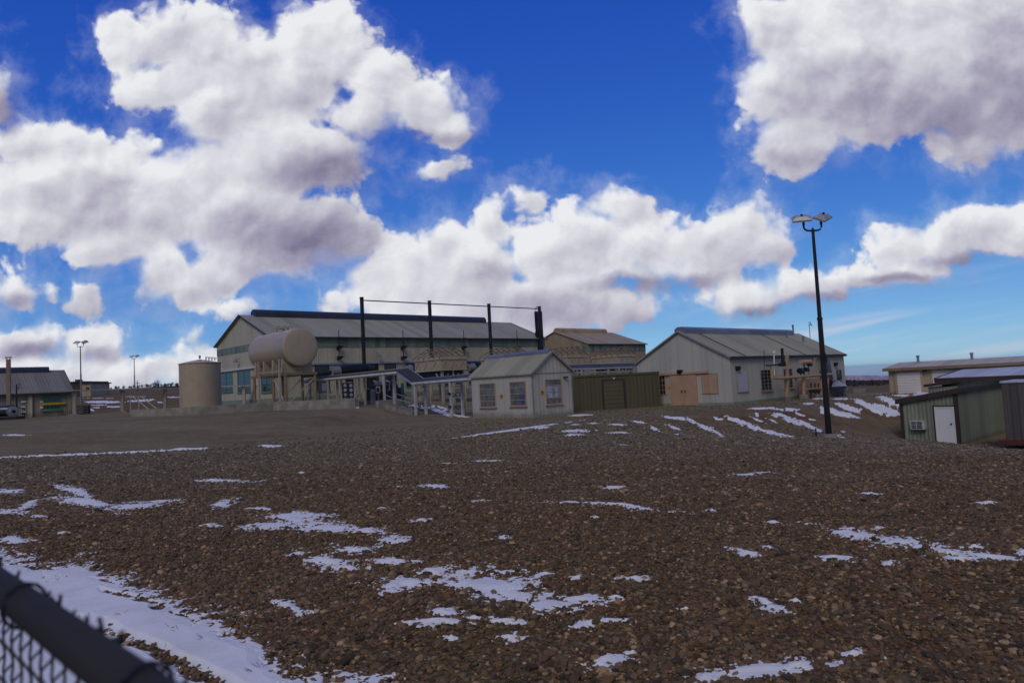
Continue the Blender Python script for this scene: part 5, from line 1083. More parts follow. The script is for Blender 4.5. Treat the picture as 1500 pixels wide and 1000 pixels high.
# ------------------------------------------------------------------ left building
br = at(105, 612, 74.0); br[2] = T(br[0], br[1]); LL = 22.0
LF = Frame(br-LV*LL); LF.o[2] = br[2]
lz = zsee(br[0], br[1], 573)-br[2]; lW = 9.0; lR = zsee(*LF.p(LL, lW/2, 0)[:2], 543.5)-br[2]
lb = thing('corrugated_shed', 'grey corrugated shed with green framed window and yellow bar, at the left edge', 'shed building', LF.o, YAW)
M['left_wall'] = siding('left_wall', (0.33, 0.31, 0.235), 0.35, 0.175, 0.25, stain=(0.15, 0.085, 0.045), stain_h=0.8, strength=0.9); M['left_roof'] = siding('left_roof', (0.22, 0.20, 0.165), 1.2, 0.3, 0.2, roof=True)
gable_shell(LF, LL, lW, lz, lR, lb, M['left_wall'], M['left_roof'], 0.3, 0.2, M['trim_dark'], M['trim_dark'])
ridge_cap(LF, 0.2, LL-1.2, lW, lR, .5, .5, M['ridge_dark'], lb)
q = rect(LF, 'v', 0, 62, 577.8, 89, 600); window(LF, lb, FV, q, 5, 4, M['green_trim'], M['glass'], .1, .05, .06, .14, M['green_trim'])
q = rect(LF, 'v', 0, 59, 589.8, 95, 592.5); mb = MB(); fbox(mb, LF, FV, q[0], q[1], .12, .2, q[2], q[3]); 
for u in (q[0]+.15, q[1]-.15): fbox(mb, LF, FV, u, u+.08, 0, .12, q[2]+.02, q[3]-.02)
mb.build('yellow_bar', M['yellow_paint'], lb)
for y0, y1 in ((587.5, 589.4), (594.5, 598)): q = rect(LF, 'v', 0, 58.5, y0, 63, y1); mb = MB(); fbox(mb, LF, FV, q[0], q[1], .08, .11, q[2], q[3]); mb.build('notice', M['white_door'], lb)
q = rect(LF, 'v', 0, 41, 577, 47, 611.5); mb = MB(); fbox(mb, LF, FV, q[0], q[1], .0, .18, -.2, q[3]); mb.build('pilaster', M['hall_wall'], lb)
# flue
fl = hit(13, 606.5); fl = at(13, 600, 66.0); fz = T(fl[0], fl[1]); ft = zsee(fl[0], fl[1], 523)-fz
f_ = thing('flue', 'tall square tan flue with a small cap, in front of the grey corrugated shed', 'chimney', [fl[0], fl[1], fz]); fr = Frame([fl[0], fl[1], fz], .3)
mb = MB(); mb.box(fr, -.15, .15, -.15, .15, -.2, ft-.2); mb.build('duct', M['leg_tan'], f_)
mb = MB(); 
for sx in (-.15, .15):
    for sy in (-.15, .15): mb.box(fr, sx-.02, sx+.02, sy-.02, sy+.02, ft-.2, ft-.05)
mb.box(fr, -.23, .23, -.23, .23, ft-.05, ft+.02); mb.build('cap', M['leg_tan'], f_)
# round-ended machine beside the flue
mc = at(10, 600, 63.0); mz = T(mc[0], mc[1]); fr = Frame([mc[0], mc[1], mz], .25); mt = thing('grey_compressor', 'low grey machine with a round flanged end, at the foot of the flue', 'machine', fr.o, .25); zc = zsee(mc[0], mc[1], 603)-mz
mb = MB(); mb.cyl(fr.p(-2.5, .6, zc+.1), fr.p(.3, .6, zc+.1), .5, .5, 24); mb.build('barrel', M['hood_blue'], mt)
mb = MB(); mb.cyl(fr.p(.35, .15, zc), fr.p(.55, -.15, zc), .46, .46, 24); mb.cyl(fr.p(.55, -.15, zc), fr.p(.62, -.25, zc), .36, .30, 24); h_ = mb.build('flange', M['galv'], mt); mb = MB(); mb.cyl(fr.p(.62, -.255, zc), fr.p(.66, -.30, zc), .15, .15, 14); mb.build('hub', M['black_steel'], h_)
mb = MB(); mb.box(fr, -2.4, .9, -.2, 1.3, -.2, zc-.45); mb.build('skid', M['black_steel'], mt)
mb = MB(); mb.box(fr, -2.6, -.75, -.1, .1, zc-.4, zc+.6); mb.build('side_panel', M['white_steel'], mt)
# valve stand
va_ = at(24.5, 600, 64.0); z = T(va_[0], va_[1]); fr = Frame([va_[0], va_[1], z], .2); vl = thing('valve_stand', 'thin dark vent pipes and valves rising in front of the grey corrugated shed', 'pipe stand', fr.o, .2); zt = zsee(va_[0], va_[1], 563)-z
mb = MB(); mb.tube([fr.p(0, 0, -.2), fr.p(0, 0, zt)], .06); mb.tube([fr.p(0, 0, zt-.35), fr.p(.2, 0, zt-.35), fr.p(.2, 0, zt+.05)], .05); mb.build('vent_pipe', M['black_steel'], vl)
mb = MB(); mb.tube([fr.p(0, 0, 1.0), fr.p(.6, 0, 1.0), fr.p(.6, 0, .1), fr.p(.6, 0, -.2)], .06); mb.build('branch_pipe', M['black_steel'], vl)
for z_ in (.55, 1.0, 1.45): mb = MB(); mb.cyl(fr.p(.42, 0, z_), fr.p(.78, 0, z_), .16, .16, 12); mb.build('valve', M['grey_steel'], vl)
# stacked timbers and red drum by the shed corner
tb = hit(122, 601); 
for i, (px, D, m_, lab, nm, ct_) in enumerate(((127.5, 80, 'red_steel', 'small dark red drum beside the far tray post', 'red_drum', 'drum'), (118, 79, 'black_steel', 'dark pallet bundle at the foot of the nearer distant lamp', 'pallet_stack', 'pallet'))):
    p = at(px, 600, D); fr = Frame([p[0], p[1], T(p[0], p[1])], .2); t = thing(nm, lab, ct_, fr.o, .2)
    mb = MB()
    if i == 0: mb.cyl(fr.p(0, 0, -.1), fr.p(0, 0, .9), .32, .32, 16); mb.build('body', M[m_], t); mb = MB(); mb.cyl(fr.p(0, 0, .9), fr.p(0, 0, .93), .34, .34, 16); mb.build('lid', M[m_], t)
    else:
        for k in range(5): mb.box(fr, -.6, .6, -.5, .5, .02+k*.2, .14+k*.2)
        mb.build('boards', M['timber'], t)
# ------------------------------------------------------------------ lamp poles
def twin_lamp(base, ztop, mat, label, group, s=1.0, yaw=0.0, loc=None):
    H_ = ztop-base[2]; fr = Frame(base, yaw); t = thing('twin_floodlight_pole', label, 'lamp post', base, yaw, group)
    mb = MB(); mb.cyl(fr.p(0, 0, -.25), fr.p(0, 0, .2), .34*s, .34*s, 20); mb.build('footing', M['concrete'], t)
    mb = MB(); mb.box(fr, -.2*s, .2*s, -.2*s, .2*s, .2, .225); mb.cyl(fr.p(0, 0, .225), fr.p(0, 0, H_*.56), .130*s, .105*s, 18); mb.cyl(fr.p(0, 0, H_*.56), fr.p(0, 0, H_*.56+.12), .118*s, .118*s, 18); mb.cyl(fr.p(0, 0, H_*.56+.12), fr.p(0, 0, H_-.05), .088*s, .064*s, 18); mb.cyl(fr.p(0, 0, H_-.05), fr.p(0, 0, H_+.06), .070*s, .03*s, 18); mb.build('pole', mat, t)
    w_ = .40*s; arc = lambda sg: [fr.p(sg*x, 0, H_-.08+z) for x, z in ((.02, 0), (w_*.6, .015), (w_*.85, .06), (w_, .16), (w_, .42))]
    for sg in (-1, 1):
        mb = MB(); mb.tube(arc(sg), .042*s, 10); mb.cyl(fr.p(sg*w_, 0, H_+.18), fr.p(sg*w_, 0, H_+.40), .055*s, .055*s, 12); mb.build('bracket', mat, t)
    for sg, tilt, tw in ((-1, -.10, .35), (1, -.22, .75)):
        c = fr.p(sg*w_, 0, H_+.47); a = yaw+tw*sg*.6+(.25 if sg > 0 else -.15); ux = np.array([math.cos(a), math.sin(a), 0]); uy = np.array([-math.sin(a), math.cos(a), 0])
        ux2 = ux*math.cos(.34)+ZV*math.sin(.34) if sg > 0 else ux*math.cos(.02)+ZV*math.sin(-.02); uy = uy*math.cos(.5)+ZV*math.sin(.5); up = np.cross(ux2, uy); up /= np.linalg.norm(up)
        k1 = 1.32 if sg > 0 else 1.2; g = lambda u, v, w: c+(ux2*(u*k1+(.20 if sg > 0 else -.06))+uy*v*1.15+up*w)*s
        mb = MB(); mb.hexa([g(-.34, -.26, -.05), g(.34, -.26, -.05), g(.34, .26, -.05), g(-.34, .26, -.05), g(-.34, -.26, .03), g(.34, -.26, .03), g(.34, .26, .03), g(-.34, .26, .03)])
        mb.hexa([g(-.34, -.26, .03), g(.34, -.26, .03), g(.34, .26, .03), g(-.34, .26, .03), g(-.20, -.13, .15), g(.16, -.13, .15), g(.16, .13, .15), g(-.20, .13, .15)]); hd = mb.build('lamp_head', M['lamp_grey'], t)
        mb = MB(); mb.hexa([g(-.30, -.22, -.065), g(.30, -.22, -.065), g(.30, .22, -.065), g(-.30, .22, -.065), g(-.30, -.22, -.052), g(.30, -.22, -.052), g(.30, .22, -.052), g(-.30, .22, -.052)]); mb.build('lens', M['glass_pale'], hd)
        mb = MB(); mb.cyl(g(0, 0, .15), g(0, 0, .22), .05*s, .05*s, 10); mb.build('sensor', M['black_steel'], hd)
    return t
lp = hit(1214.5, 641.5); lp[2] = T(lp[0], lp[1])
pole = twin_lamp(lp, zsee(lp[0], lp[1], 335.5), M['pole_bronze'], 'tall dark pole with two floodlights in the right foreground', None, 1.0, .05)
mb = MB(); fr = Frame(lp, .05); mb.box(fr, -.085, .085, -.12, -.075, 3.3, 3.75); mb.build('control_box', M['black_steel'], pole)
mb = MB(); mb.cyl(fr.p(-.52, .1, -.2), fr.p(-.52, .1, .45), .03, .03, 8); mb.build('conduit_stub', M['black_steel'], pole)
for px, y0, y1, D, lab in ((119, 503, 592, 88.0, 'distant twin floodlight pole beside the grey corrugated shed corner'), (197.3, 521, 568, 150.0, 'smaller and farther twin floodlight pole standing between shed and upright tank')):
    p = at(px, y1, D); p[2] = T(p[0], p[1]); zt = zsee(p[0], p[1], y0+4); twin_lamp(p, zt, M['grey_steel'], lab, 'distant floodlight poles', 0.85 if D < 100 else 1.0, .4)
# ------------------------------------------------------------------ tan pipe skid by the workshop
def S(px, py, o):                                            # point o metres in front of the workshop's long wall
    a, z = onwall(RF, 'v', -o, px, py); return RF.p(a, -o, z)
O = 1.3
b0 = S(1155, 590, O); sk = thing('pipe_skid', 'tan pipe and valve assembly on concrete blocks in front of the workshop', 'pipework', [b0[0], b0[1], T(b0[0], b0[1])], RF.yaw)
mb = MB(); mb.beam(S(1153.5, 590, O), S(1153, 520.5, O), .18, .18, up=RF.w); mb.build('tall_post', M['pipe_tan'], sk)
mb = MB(); mb.tube([S(1130, 537, O+.1), S(1131, 553, O+.1), S(1140, 554, O+.1), S(1219, 547.8, O+.1)], .10); mb.build('header_pipe', M['pipe_tan'], sk)
mb = MB(); mb.tube([S(1128, 536, O+.1), S(1131, 538, O+.1), S(1133, 553, O+.12)], .05); mb.build('riser', M['timber'], sk)
mb = MB(); mb.tube([S(1122.5, 535.3, O+.1), S(1144, 533.5, O+.1)], .055); mb.tube([S(1147, 533, O+.1), S(1145.5, 510, O+.1)], .10); mb.tube([S(1141, 534, O+.1), S(1149.5, 533.2, O+.1)], .11); mb.cyl(S(1147.5, 536.5, O+.1), S(1147, 529, O+.1), .16, .16, 14); mb.build('black_vent', M['black_steel'], sk)
mb = MB(); mb.tube([S(1119.5, 541, .5), S(1119.2, 513, .5)], .02); mb.build('thin_mast', M['black_steel'], sk)
mb = MB(); mb.tube([S(1134.3, 549, O), S(1133.8, 517, O)], .04); mb.cyl(S(1133.8, 517.5, O), S(1133.8, 514.5, O), .11, .11, 10); mb.build('white_pipe', M['white_door'], sk)
mb = MB(); mb.cyl(S(1172.5, 530.5, O), S(1187, 529.6, O), .16, .16, 16); mb.build('meter_drum', M['pink_tan'], sk)
for px, y0, y1 in ((1178, 533, 549), (1185, 531, 549), (1193, 526, 548), (1173, 541, 549)):
    mb = MB(); mb.tube([S(px, y1, O), S(px, y0, O)], .05); mb.build('valve_stem', M['black_steel'] if px in (1178, 1173) else M['timber'], sk)
mb = MB(); mb.tube([S(1193, 527, O), S(1194, 524.5, O), S(1198, 525.5, O)], .045); mb.build('bent_pipe', M['timber'], sk)
for px, py, r_ in ((1173, 543, .20), (1181, 541, .15), (1186, 534, .12)): mb = MB(); mb.cyl(S(px-2.2, py, O), S(px+2.2, py, O), r_, r_, 12); mb.build('valve', M['black_steel'], sk)
for x in (1178, 1203.5, 1212.5): mb = MB(); mb.beam(S(x, 583, O), S(x-.3, 549.5, O), .16, .16, up=RF.w); mb.build('support_post', M['pipe_tan'], sk)
mb = MB(); mb.tube([S(1178, 570, O), S(1203, 568.5, O)], .06); mb.tube([S(1166, 554, O), S(1166.5, 559, O)], .09); mb.build('lower_pipe', M['pipe_tan'], sk)
for x in (1188, 1194, 1199): mb = MB(); mb.tube([S(x, 585, O), S(x, 561, O)], .05); mb.cyl(S(x, 571, O), S(x, 575, O), .13, .13, 10); mb.build('valve_pipe', M['black_steel'], sk)
for x0, x1, y0, y1 in ((1150, 1158, 581.5, 592), (1172, 1184, 579, 591), (1194, 1206, 578, 590), (1216.5, 1223, 577, 588)):
    a, b, c, d = S(x0, y0, O+.3), S(x1, y0, O+.3), S(x1, y0, O-.3), S(x0, y0, O-.3)
    mb = MB(); zz = T(a[0], a[1])-.3; mb.hexa([np.array([q[0], q[1], zz]) for q in (a, b, c, d)]+[np.array([q[0], q[1], a[2]]) for q in (a, b, c, d)]); mb.build('concrete_block', M['concrete'], sk)
mb = MB(); 
q0, q1 = S(1171, 556, .35), S(1203, 553.5, .35); q2, q3 = S(1203, 584, .35), S(1171, 587, .35); mb.hexa([q3, q2, q2-RF.w*.06, q3-RF.w*.06, q0, q1, q1-RF.w*.06, q0-RF.w*.06]); mb.build('back_board', M['pink_tan'], sk)
# blue-grey cooler hood at the workshop's far corner
O2 = .9
hb = S(1226, 586, O2); hd = thing('steel_hood', 'dark blue grey sheet metal hood with tall duct at the far end of the workshop', 'hood', [hb[0], hb[1], T(hb[0], hb[1])], RF.yaw)
def Q(px, py, o): return S(px, py, o)
mb = MB(); mb.hexa([Q(1218, 579, 1.7), Q(1236, 579.5, 1.7), Q(1240, 577, .15), Q(1222, 577, .15), Q(1218, 566.5, 1.7), Q(1236, 566, 1.7), Q(1240, 565, .15), Q(1222, 565, .15)]); mb.build('body', M['hood_blue'], hd)
mb = MB(); mb.hexa([Q(1218, 566.2, 1.75), Q(1240, 565.6, 1.75), Q(1240, 565, .15), Q(1220, 565, .15), Q(1222, 557, .9), Q(1231, 557, .9), Q(1231, 556, .15), Q(1221, 556, .15)]); mb.build('sloping_top', M['hood_blue'], hd)
mb = MB(); mb.hexa([Q(1213, 556.5, .7), Q(1220.5, 556, .7), Q(1221, 556, .15), Q(1213, 556, .15), Q(1211.5, 523, .7), Q(1214.5, 523, .7), Q(1215, 523, .15), Q(1211.5, 523, .15)]); mb.build('duct', M['hood_blue'], hd)
mb = MB(); mb.beam(Q(1232, 557, 1.0), Q(1241, 571, 1.8), .10, .05); mb.beam(Q(1224, 557.5, 1.0), Q(1222, 550, .8), .08, .05); mb.build('edge_strip', M['galv'], hd)
for px in (1220, 1237): mb = MB(); p = Q(px, 580, 1.4); mb.beam([p[0], p[1], T(p[0], p[1])-.3], p, .12, .12, up=RF.w); mb.build('leg', M['grey_steel'], hd)
# ------------------------------------------------------------------ green lean-to shed
sc = at(1406.5, 650, 35.0); sz = T(sc[0], sc[1]); szb = min(sz, zsee(sc[0], sc[1], 651))
SF_ = Frame([sc[0], sc[1], szb]); sw = abs(onwall(SF_, 'u', 0, 1323, 648)[0])
zL = zsee(*SF_.p(0, sw, 0)[:2], 586.5)-szb; zR = zsee(sc[0], sc[1], 571.5)-szb; sl_ = 11.0
sh = thing('lean_to_shed', 'small sage green lean-to shed with brown trim, white door and wall air conditioner', 'shed', SF_.o, YAW)
mb = MB(); mb.extrude([SF_.p(0, 0, -.6), SF_.p(0, sw, -.6), SF_.p(0, sw, zL), SF_.p(0, 0, zR)], LV*sl_); mb.build('wall', M['shed_green'], sh)
k_ = (zR-zL)/sw; e_ = .15
mb = MB(); mb.extrude([SF_.p(-e_, -.12, zR+k_*.12+.01), SF_.p(-e_, sw+e_, zL-k_*e_+.01), SF_.p(-e_, sw+e_, zL-k_*e_+.07), SF_.p(-e_, -.12, zR+k_*.12+.07)], LV*(sl_+.2)); mb.build('roof', M['snow_metal'], sh)
mb = MB(); mb.extrude([SF_.p(-e_-.03, -.14, zR+k_*.14-.16), SF_.p(-e_-.03, sw+e_+.02, zL-k_*e_-.16), SF_.p(-e_-.03, sw+e_+.02, zL-k_*e_+.085), SF_.p(-e_-.03, -.14, zR+k_*.14+.085)], LV*.028); mb.build('fascia', M['brown_trim'], sh)
mb = MB(); mb.box(SF_, -e_, sl_, -.15, -.122, zR-.12, zR+k_*.12+.075); mb.build('fascia', M['brown_trim'], sh)
for v0, v1, zt in ((-.03, .14, zR-.05), (sw-.12, sw+.03, zL-.02)): mb = MB(); mb.box(SF_, -.035, .0, v0, v1, -.5, zt); mb.build('corner_trim', M['brown_trim'], sh)
mb = MB(); mb.box(SF_, .0, .14, -.035, -.002, -.5, zR-.05); mb.build('corner_trim', M['brown_trim'], sh)
q = rect(SF_, 'u', 0, 1371, 595.5, 1400, 650.5); zd = max(q[2], -.05)
mb = MB(); 
for kk in ((q[0]-.07, q[0]+.0, zd, q[3]+.07), (q[1]-.0, q[1]+.07, zd, q[3]+.07), (q[0], q[1], q[3], q[3]+.07)): fbox(mb, SF_, FU, kk[0], kk[1], 0, .05, kk[2], kk[3])
fr_ = mb.build('door_frame', M['brown_trim'], sh)
mb = MB()
for kk in ((q[0], q[0]+.06, zd, q[3]), (q[1]-.06, q[1], zd, q[3]), (q[0]+.06, q[1]-.06, q[3]-.06, q[3])): fbox(mb, SF_, FU, kk[0], kk[1], 0, .06, kk[2], kk[3])
fbox(mb, SF_, FU, q[0]+.06, q[1]-.06, 0.0, .035, zd+.02, q[3]-.06); dr_ = mb.build('door', M['white_door'], sh)
mb = MB(); kx = q[0]+.14; fbox(mb, SF_, FU, kx, kx+.06, .035, .10, zd+.98, zd+1.04); mb.build('handle', M['black_steel'], dr_)
q = rect(SF_, 'u', 0, 1336.5, 615.5, 1357.5, 628); mb = MB(); fbox(mb, SF_, FU, q[0], q[1], 0, .30, q[2], q[3]); ac = mb.build('air_conditioner', M['white_steel'], sh)
mb = MB(); aw = q[1]-q[0]; ah = q[3]-q[2]
fbox(mb, SF_, FU, q[0]+.12, q[1]-.05, .30, .306, q[2]+.05, q[3]-.05); mb.build('grille', M['black_steel'], ac)
mb = MB()
for i in range(1, 4): fbox(mb, SF_, FU, q[0]+.12, q[1]-.05, .306, .318, q[2]+.05+(ah-.1)*i/4-.012, q[2]+.05+(ah-.1)*i/4+.012)
fbox(mb, SF_, FU, (q[0]+q[1])/2+.03, (q[0]+q[1])/2+.06, .318, .33, q[2]+.05, q[3]-.05); mb.build('louver', M['white_steel'], ac)
mb = MB(); fbox(mb, SF_, FU, q[0]+.02, q[1]-.02, 0, .10, q[2]-.08, q[2]-.003); mb.build('bracket', M['timber'], ac)
q = rect(SF_, 'u', 0, 1331, 646, 1341, 649.5); mb = MB(); fbox(mb, SF_, FU, q[0], q[1], 0, .14, q[2], q[3]+.02); mb.build('vent_box', M['black_steel'], sh)
# ------------------------------------------------------------------ taller green shed behind, garage, dark trailer
gc = at(1374, 556, 44.0); GF_ = Frame([gc[0], gc[1], T(gc[0], gc[1])], YAW-math.pi/2); ez = gc[2]-GF_.o[2]
gs = thing('green_shed', 'larger green shed with pale metal roof, half hidden behind the lean-to', 'shed building', GF_.o, GF_.yaw)
gw, gl = 12.8, 14.0; rz_ = zsee(*GF_.p(0, gw/2, 0)[:2], 540.5)-GF_.o[2]
mb = MB(); mb.extrude([GF_.p(.15, .15, -.8), GF_.p(.15, gw-.15, -.8), GF_.p(.15, gw-.15, ez), GF_.p(.15, gw/2, rz_-.02), GF_.p(.15, .15, ez)], GF_.l*gl); mb.build('wall', M['shed_green'], gs)
mb = MB(); T_ = ZV*.09; a, b, c, d = GF_.p(-.1, -.15, ez), GF_.p(gl+.3, -.15, ez), GF_.p(gl+.3, gw/2, rz_), GF_.p(-.1, gw/2, rz_); e1, f1 = GF_.p(gl+.3, gw+.15, ez), GF_.p(-.1, gw+.15, ez)
mb.hexa([a, b, c, d, a+T_, b+T_, c+T_, d+T_]); mb.hexa([d, c, e1, f1, d+T_, c+T_, e1+T_, f1+T_]); mb.build('roof', M['snow_metal'], gs)
mb = MB(); mb.box(GF_, -.12, gl+.3, -.24, -.155, ez-.18, ez+.10); mb.build('gutter', M['brown_trim'], gs)
mb = MB(); mb.hexa([GF_.p(-.16, -.2, ez-.12), GF_.p(-.103, -.2, ez-.12), GF_.p(-.103, gw/2, rz_-.12), GF_.p(-.16, gw/2, rz_-.12), GF_.p(-.16, -.2, ez+.12), GF_.p(-.103, -.2, ez+.12), GF_.p(-.103, gw/2, rz_+.12), GF_.p(-.16, gw/2, rz_+.12)]); mb.build('rake_trim', M['trim_dark'], gs)
mb = MB(); mb.tube([GF_.p(.35, -.20, ez-.15), GF_.p(.35, .0, ez-.5), GF_.p(.2, .06, ez-.75), GF_.p(.2, .06, -.5)], .08); mb.build('downpipe', M['brown_trim'], gs)
lo_ = at(1356, 567, 43.2); LO = Frame([lo_[0], lo_[1], GF_.o[2]], GF_.yaw); lzz = zsee(lo_[0], lo_[1], 565.5)-LO.o[2]
mb = MB(); mb.box(LO, .1, 1.3, 0.12, 2.5, -.5, lzz-.07); mb.build('annex_wall', M['shed_green'], gs)
mb = MB(); mb.hexa([LO.p(-.1, -.05, lzz-.06), LO.p(1.35, -.05, lzz+.10), LO.p(1.35, 2.6, lzz+.10), LO.p(-.1, 2.6, lzz-.06), LO.p(-.1, -.05, lzz+.10), LO.p(1.35, -.05, lzz+.28), LO.p(1.35, 2.6, lzz+.28), LO.p(-.1, 2.6, lzz+.10)]); mb.build('annex_roof', M['brown_trim'], gs)
# garage
ga = hit(1304, 577); gb = at(1500, 575, ga[1]*.90); gy_ = math.atan2(gb[1]-ga[1], gb[0]-ga[0]); KF = Frame([ga[0], ga[1], ga[2]], gy_)
kz = zsee(ga[0], ga[1], 541.5)-ga[2]; kl = 30.0; kw = 9.0
gg = thing('storage_garage', 'long beige metal garage with white overhead doors beyond the green sheds', 'garage', KF.o, gy_)
mb = MB(); mb.box(KF, 0, kl, 0, kw, -.6, kz); mb.build('wall', M['garage_wall'], gg)
kr = zsee(*KF.p(1.6, kw/2, 0)[:2], 530.5)-ga[2]
mb = MB(); a, b, c, d = KF.p(-.3, -.3, kz), KF.p(kl, -.3, kz), KF.p(kl, kw/2, kr), KF.p(-.3, kw/2, kr); e1, f1 = KF.p(kl, kw+.3, kz), KF.p(-.3, kw+.3, kz)
mb.hexa([a, b, c, d, a+T_, b+T_, c+T_, d+T_]); mb.hexa([d, c, e1, f1, d+T_, c+T_, e1+T_, f1+T_]); mb.build('roof', M['garage_roof'], gg)
mb = MB(); mb.extrude([KF.p(.0, .0, kz), KF.p(0, kw, kz), KF.p(0, kw/2, kr)], KF.l*.15); mb.build('gable_panel', M['garage_wall'], gg)
mb = MB(); mb.box(KF, -.3, kl, -.38, -.305, kz-.10, kz+.10); mb.build('gutter', M['leg_tan'], gg)
for x0, x1, y0, y1 in ((1313, 1351, 545, 574), (1365, 1410, 541.5, 574), (1424, 1470, 539, 574)):
    q = rect(KF, 'v', 0, x0, y0, x1, y1); mb = MB(); nS = 8
    for i in range(nS): z0 = .02+(q[3]-.02)*i/nS; z1 = .02+(q[3]-.02)*(i+1)/nS; fbox(mb, KF, FV, q[0]+.08, q[1]-.08, 0, .05, z0, z1-.015)
    d_ = mb.build('overhead_door', M['garage_door'], gg)
    mb = MB(); fbox(mb, KF, FV, q[0]-.06, q[0]+.08, 0, .08, 0, q[3]+.12); fbox(mb, KF, FV, q[1]-.08, q[1]+.06, 0, .08, 0, q[3]+.12); fbox(mb, KF, FV, q[0]+.08, q[1]-.08, 0, .08, q[3], q[3]+.12); mb.build('door_frame', M['garage_wall'], d_)
for px in (1355.5, 1344):
    pass
q = rect(KF, 'v', 0, 1353.5, 541.5, 1357.5, 544); mb = MB(); fbox(mb, KF, FV, q[0], q[1], 0, .3, q[2], q[3]); mb.build('wall_light', M['black_steel'], gg)
for px, py in ((1346, 522.5), (1423.5, 518.5)):
    u = min(np.linspace(0, kl, 300), key=lambda u: abs(project(*KF.p(u, kw*.45, kr))[0]-px)); z1 = zsee(*KF.p(u, kw*.45, 0)[:2], py)-ga[2]; mb = MB(); mb.cyl(KF.p(u, kw*.45, kr-.3), KF.p(u, kw*.45, z1), .09, .09, 10); mb.cyl(KF.p(u, kw*.45, z1), KF.p(u, kw*.45, z1+.12), .16, .08, 10); mb.build('roof_vent', M['galv'], gg)
# dark trailer on red skid at the right edge
dx = at(1466.5, 561, 32.5); DF = Frame([dx[0], dx[1], zsee(dx[0], dx[1], 644)], YAW-math.pi/2)
dz_ = zsee(dx[0], dx[1], 561)-DF.o[2]; db = thing('skid_container', 'dark brown corrugated container on red steel skid, at the right edge', 'container', DF.o, DF.yaw)
mb = MB(); mb.box(DF, 0, 6.0, 0, 2.4, .0, dz_); mb.build('body', M['dark_box'], db)
mb = MB(); mb.box(DF, -.05, 6.05, -.05, 2.45, dz_+.003, dz_+.09); mb.build('roof', M['snow_metal'], db)
mb = MB(); mb.box(DF, -.25, 6.1, -.08, .12, -.22, -.004); mb.box(DF, -.25, 6.1, 2.2, 2.42, -.22, -.004)
for u in (-.2, 2, 4, 5.9): mb.box(DF, u, u+.15, .121, 2.199, -.2, -.01)
mb.build('skid', M['red_steel'], db)
# ------------------------------------------------------------------ far things
def juniper_mesh(seed, nleaf=420):
    r = np.random.default_rng(seed); mb = MB(); mb2 = MB()
    mb2.cyl([0, 0, -.3], [0.05, 0, .8], .12, .06, 7); 
    for k in range(5): a = r.uniform(0, 6.28); mb2.cyl([0.03, 0, .5], [.5*math.cos(a), .5*math.sin(a), 1.0+r.uniform(0, .4)], .05, .02, 6)
    lobes = [(r.uniform(-.6, .6), r.uniform(-.6, .6), r.uniform(.5, 1.5), r.uniform(.4, .75)) for _ in range(7)]
    for i in range(nleaf):
        x, y, z, q = lobes[i % 7]; d = r.normal(size=3); d /= np.linalg.norm(d); p = np.array([x, y, z])+d*q*r.uniform(.6, 1.0); p[2] = max(p[2], .08)
        u = r.normal(size=3); u /= np.linalg.norm(u); v = np.cross(u, d); v /= np.linalg.norm(v)+1e-6; s = r.uniform(.06, .14); mb.add([p-u*s, p+v*s*.6, p+u*s, p-v*s*.6], [(0, 1, 2, 3)])
    return mb, mb2
def juniper(loc, s, label):
    t = thing('juniper_tree', label, 'tree', loc, random.uniform(0, 6), 'scattered junipers on the far rise'); t.scale = (s, s, s*random.uniform(.8, 1.1)); return t
jm, jt = juniper_mesh(3); jproto = None
def put_juniper(px, D, s, label, dz=0):
    global jproto
    p = at(px, 570, D); p[2] = T(p[0], p[1])
    if jproto is None:
        t = thing('juniper_tree', label, 'tree', [0, 0, 0], 0, 'scattered junipers on the far rise'); jm.build('crown', M['juniper'], t); jt.build('trunk', M['bark'], t); jproto = t; o = t
    else: o = copy_tree(jproto)
    o.location = p; o.rotation_euler = (0, 0, random.uniform(0, 6)); o.scale = (s, s, s*.95); o['label'] = label; return o
big = put_juniper(228, 250, 1.75, 'round dark juniper standing out alone above the far rise, left of the upright tank')
jl = ['low dark juniper in the far tree line, behind the pipe tray']
for px in (141, 148, 156, 161, 168, 176, 183, 189, 194, 203, 209, 214, 221, 236, 243, 247, 252, 257, 262, 152, 172, 198, 217, 240):
    put_juniper(px+random.uniform(-2, 2), random.uniform(288, 312), random.uniform(0.55, 1.0), jl[0])
# far low buildings
def far_box(name, label, px0, px1, ytop, D, depth, wallm, roofm, cat, bands=True, ybase=None):
    a, b = at(px0, 570, D), at(px1, 570, D); zb = min(T(a[0], a[1]), T(b[0], b[1])); fr = Frame([a[0], a[1], zb], 0.0); L_ = b[0]-a[0]; zt = zsee(a[0], a[1], ytop)-zb
    t = thing(name, label, cat, fr.o); mb = MB(); mb.box(fr, 0, L_, 0, depth, -1, zt-.3); mb.build('wall', wallm, t); mb = MB(); mb.box(fr, -.4, L_+.4, -.4, depth+.4, zt-.295, zt); mb.build('roof', roofm, t)
    return t, fr, L_, zt
t, fr, L_, zt = far_box('far_office', 'distant tan flat roofed building just right of the corrugated shed', 120, 132.5, 560.5, 190, 9, M['garage_wall'], M['brown_trim'], 'building'); mb = MB(); mb.box(fr, 1.1, 2.0, -.05, .0, zt*.45, zt*.66); mb.build('window', M['glass'], t)
t, fr, L_, zt = far_box('far_warehouse', 'distant dark brown building behind the corrugated shed corner', 98, 119.5, 559.2, 195, 12, M['brown_trim'], M['trim_dark'], 'building'); mb = MB(); mb.box(fr, 1.0, 1.9, 2, 4, zt, zt+.6); mb.build('roof_unit', M['trim_dark'], t)
t, fr, L_, zt = far_box('far_barracks', 'distant long low tan building between the round juniper and upright tank', 226, 264, 566.8, 235, 10, M['garage_wall'], M['trim_dark'], 'building')
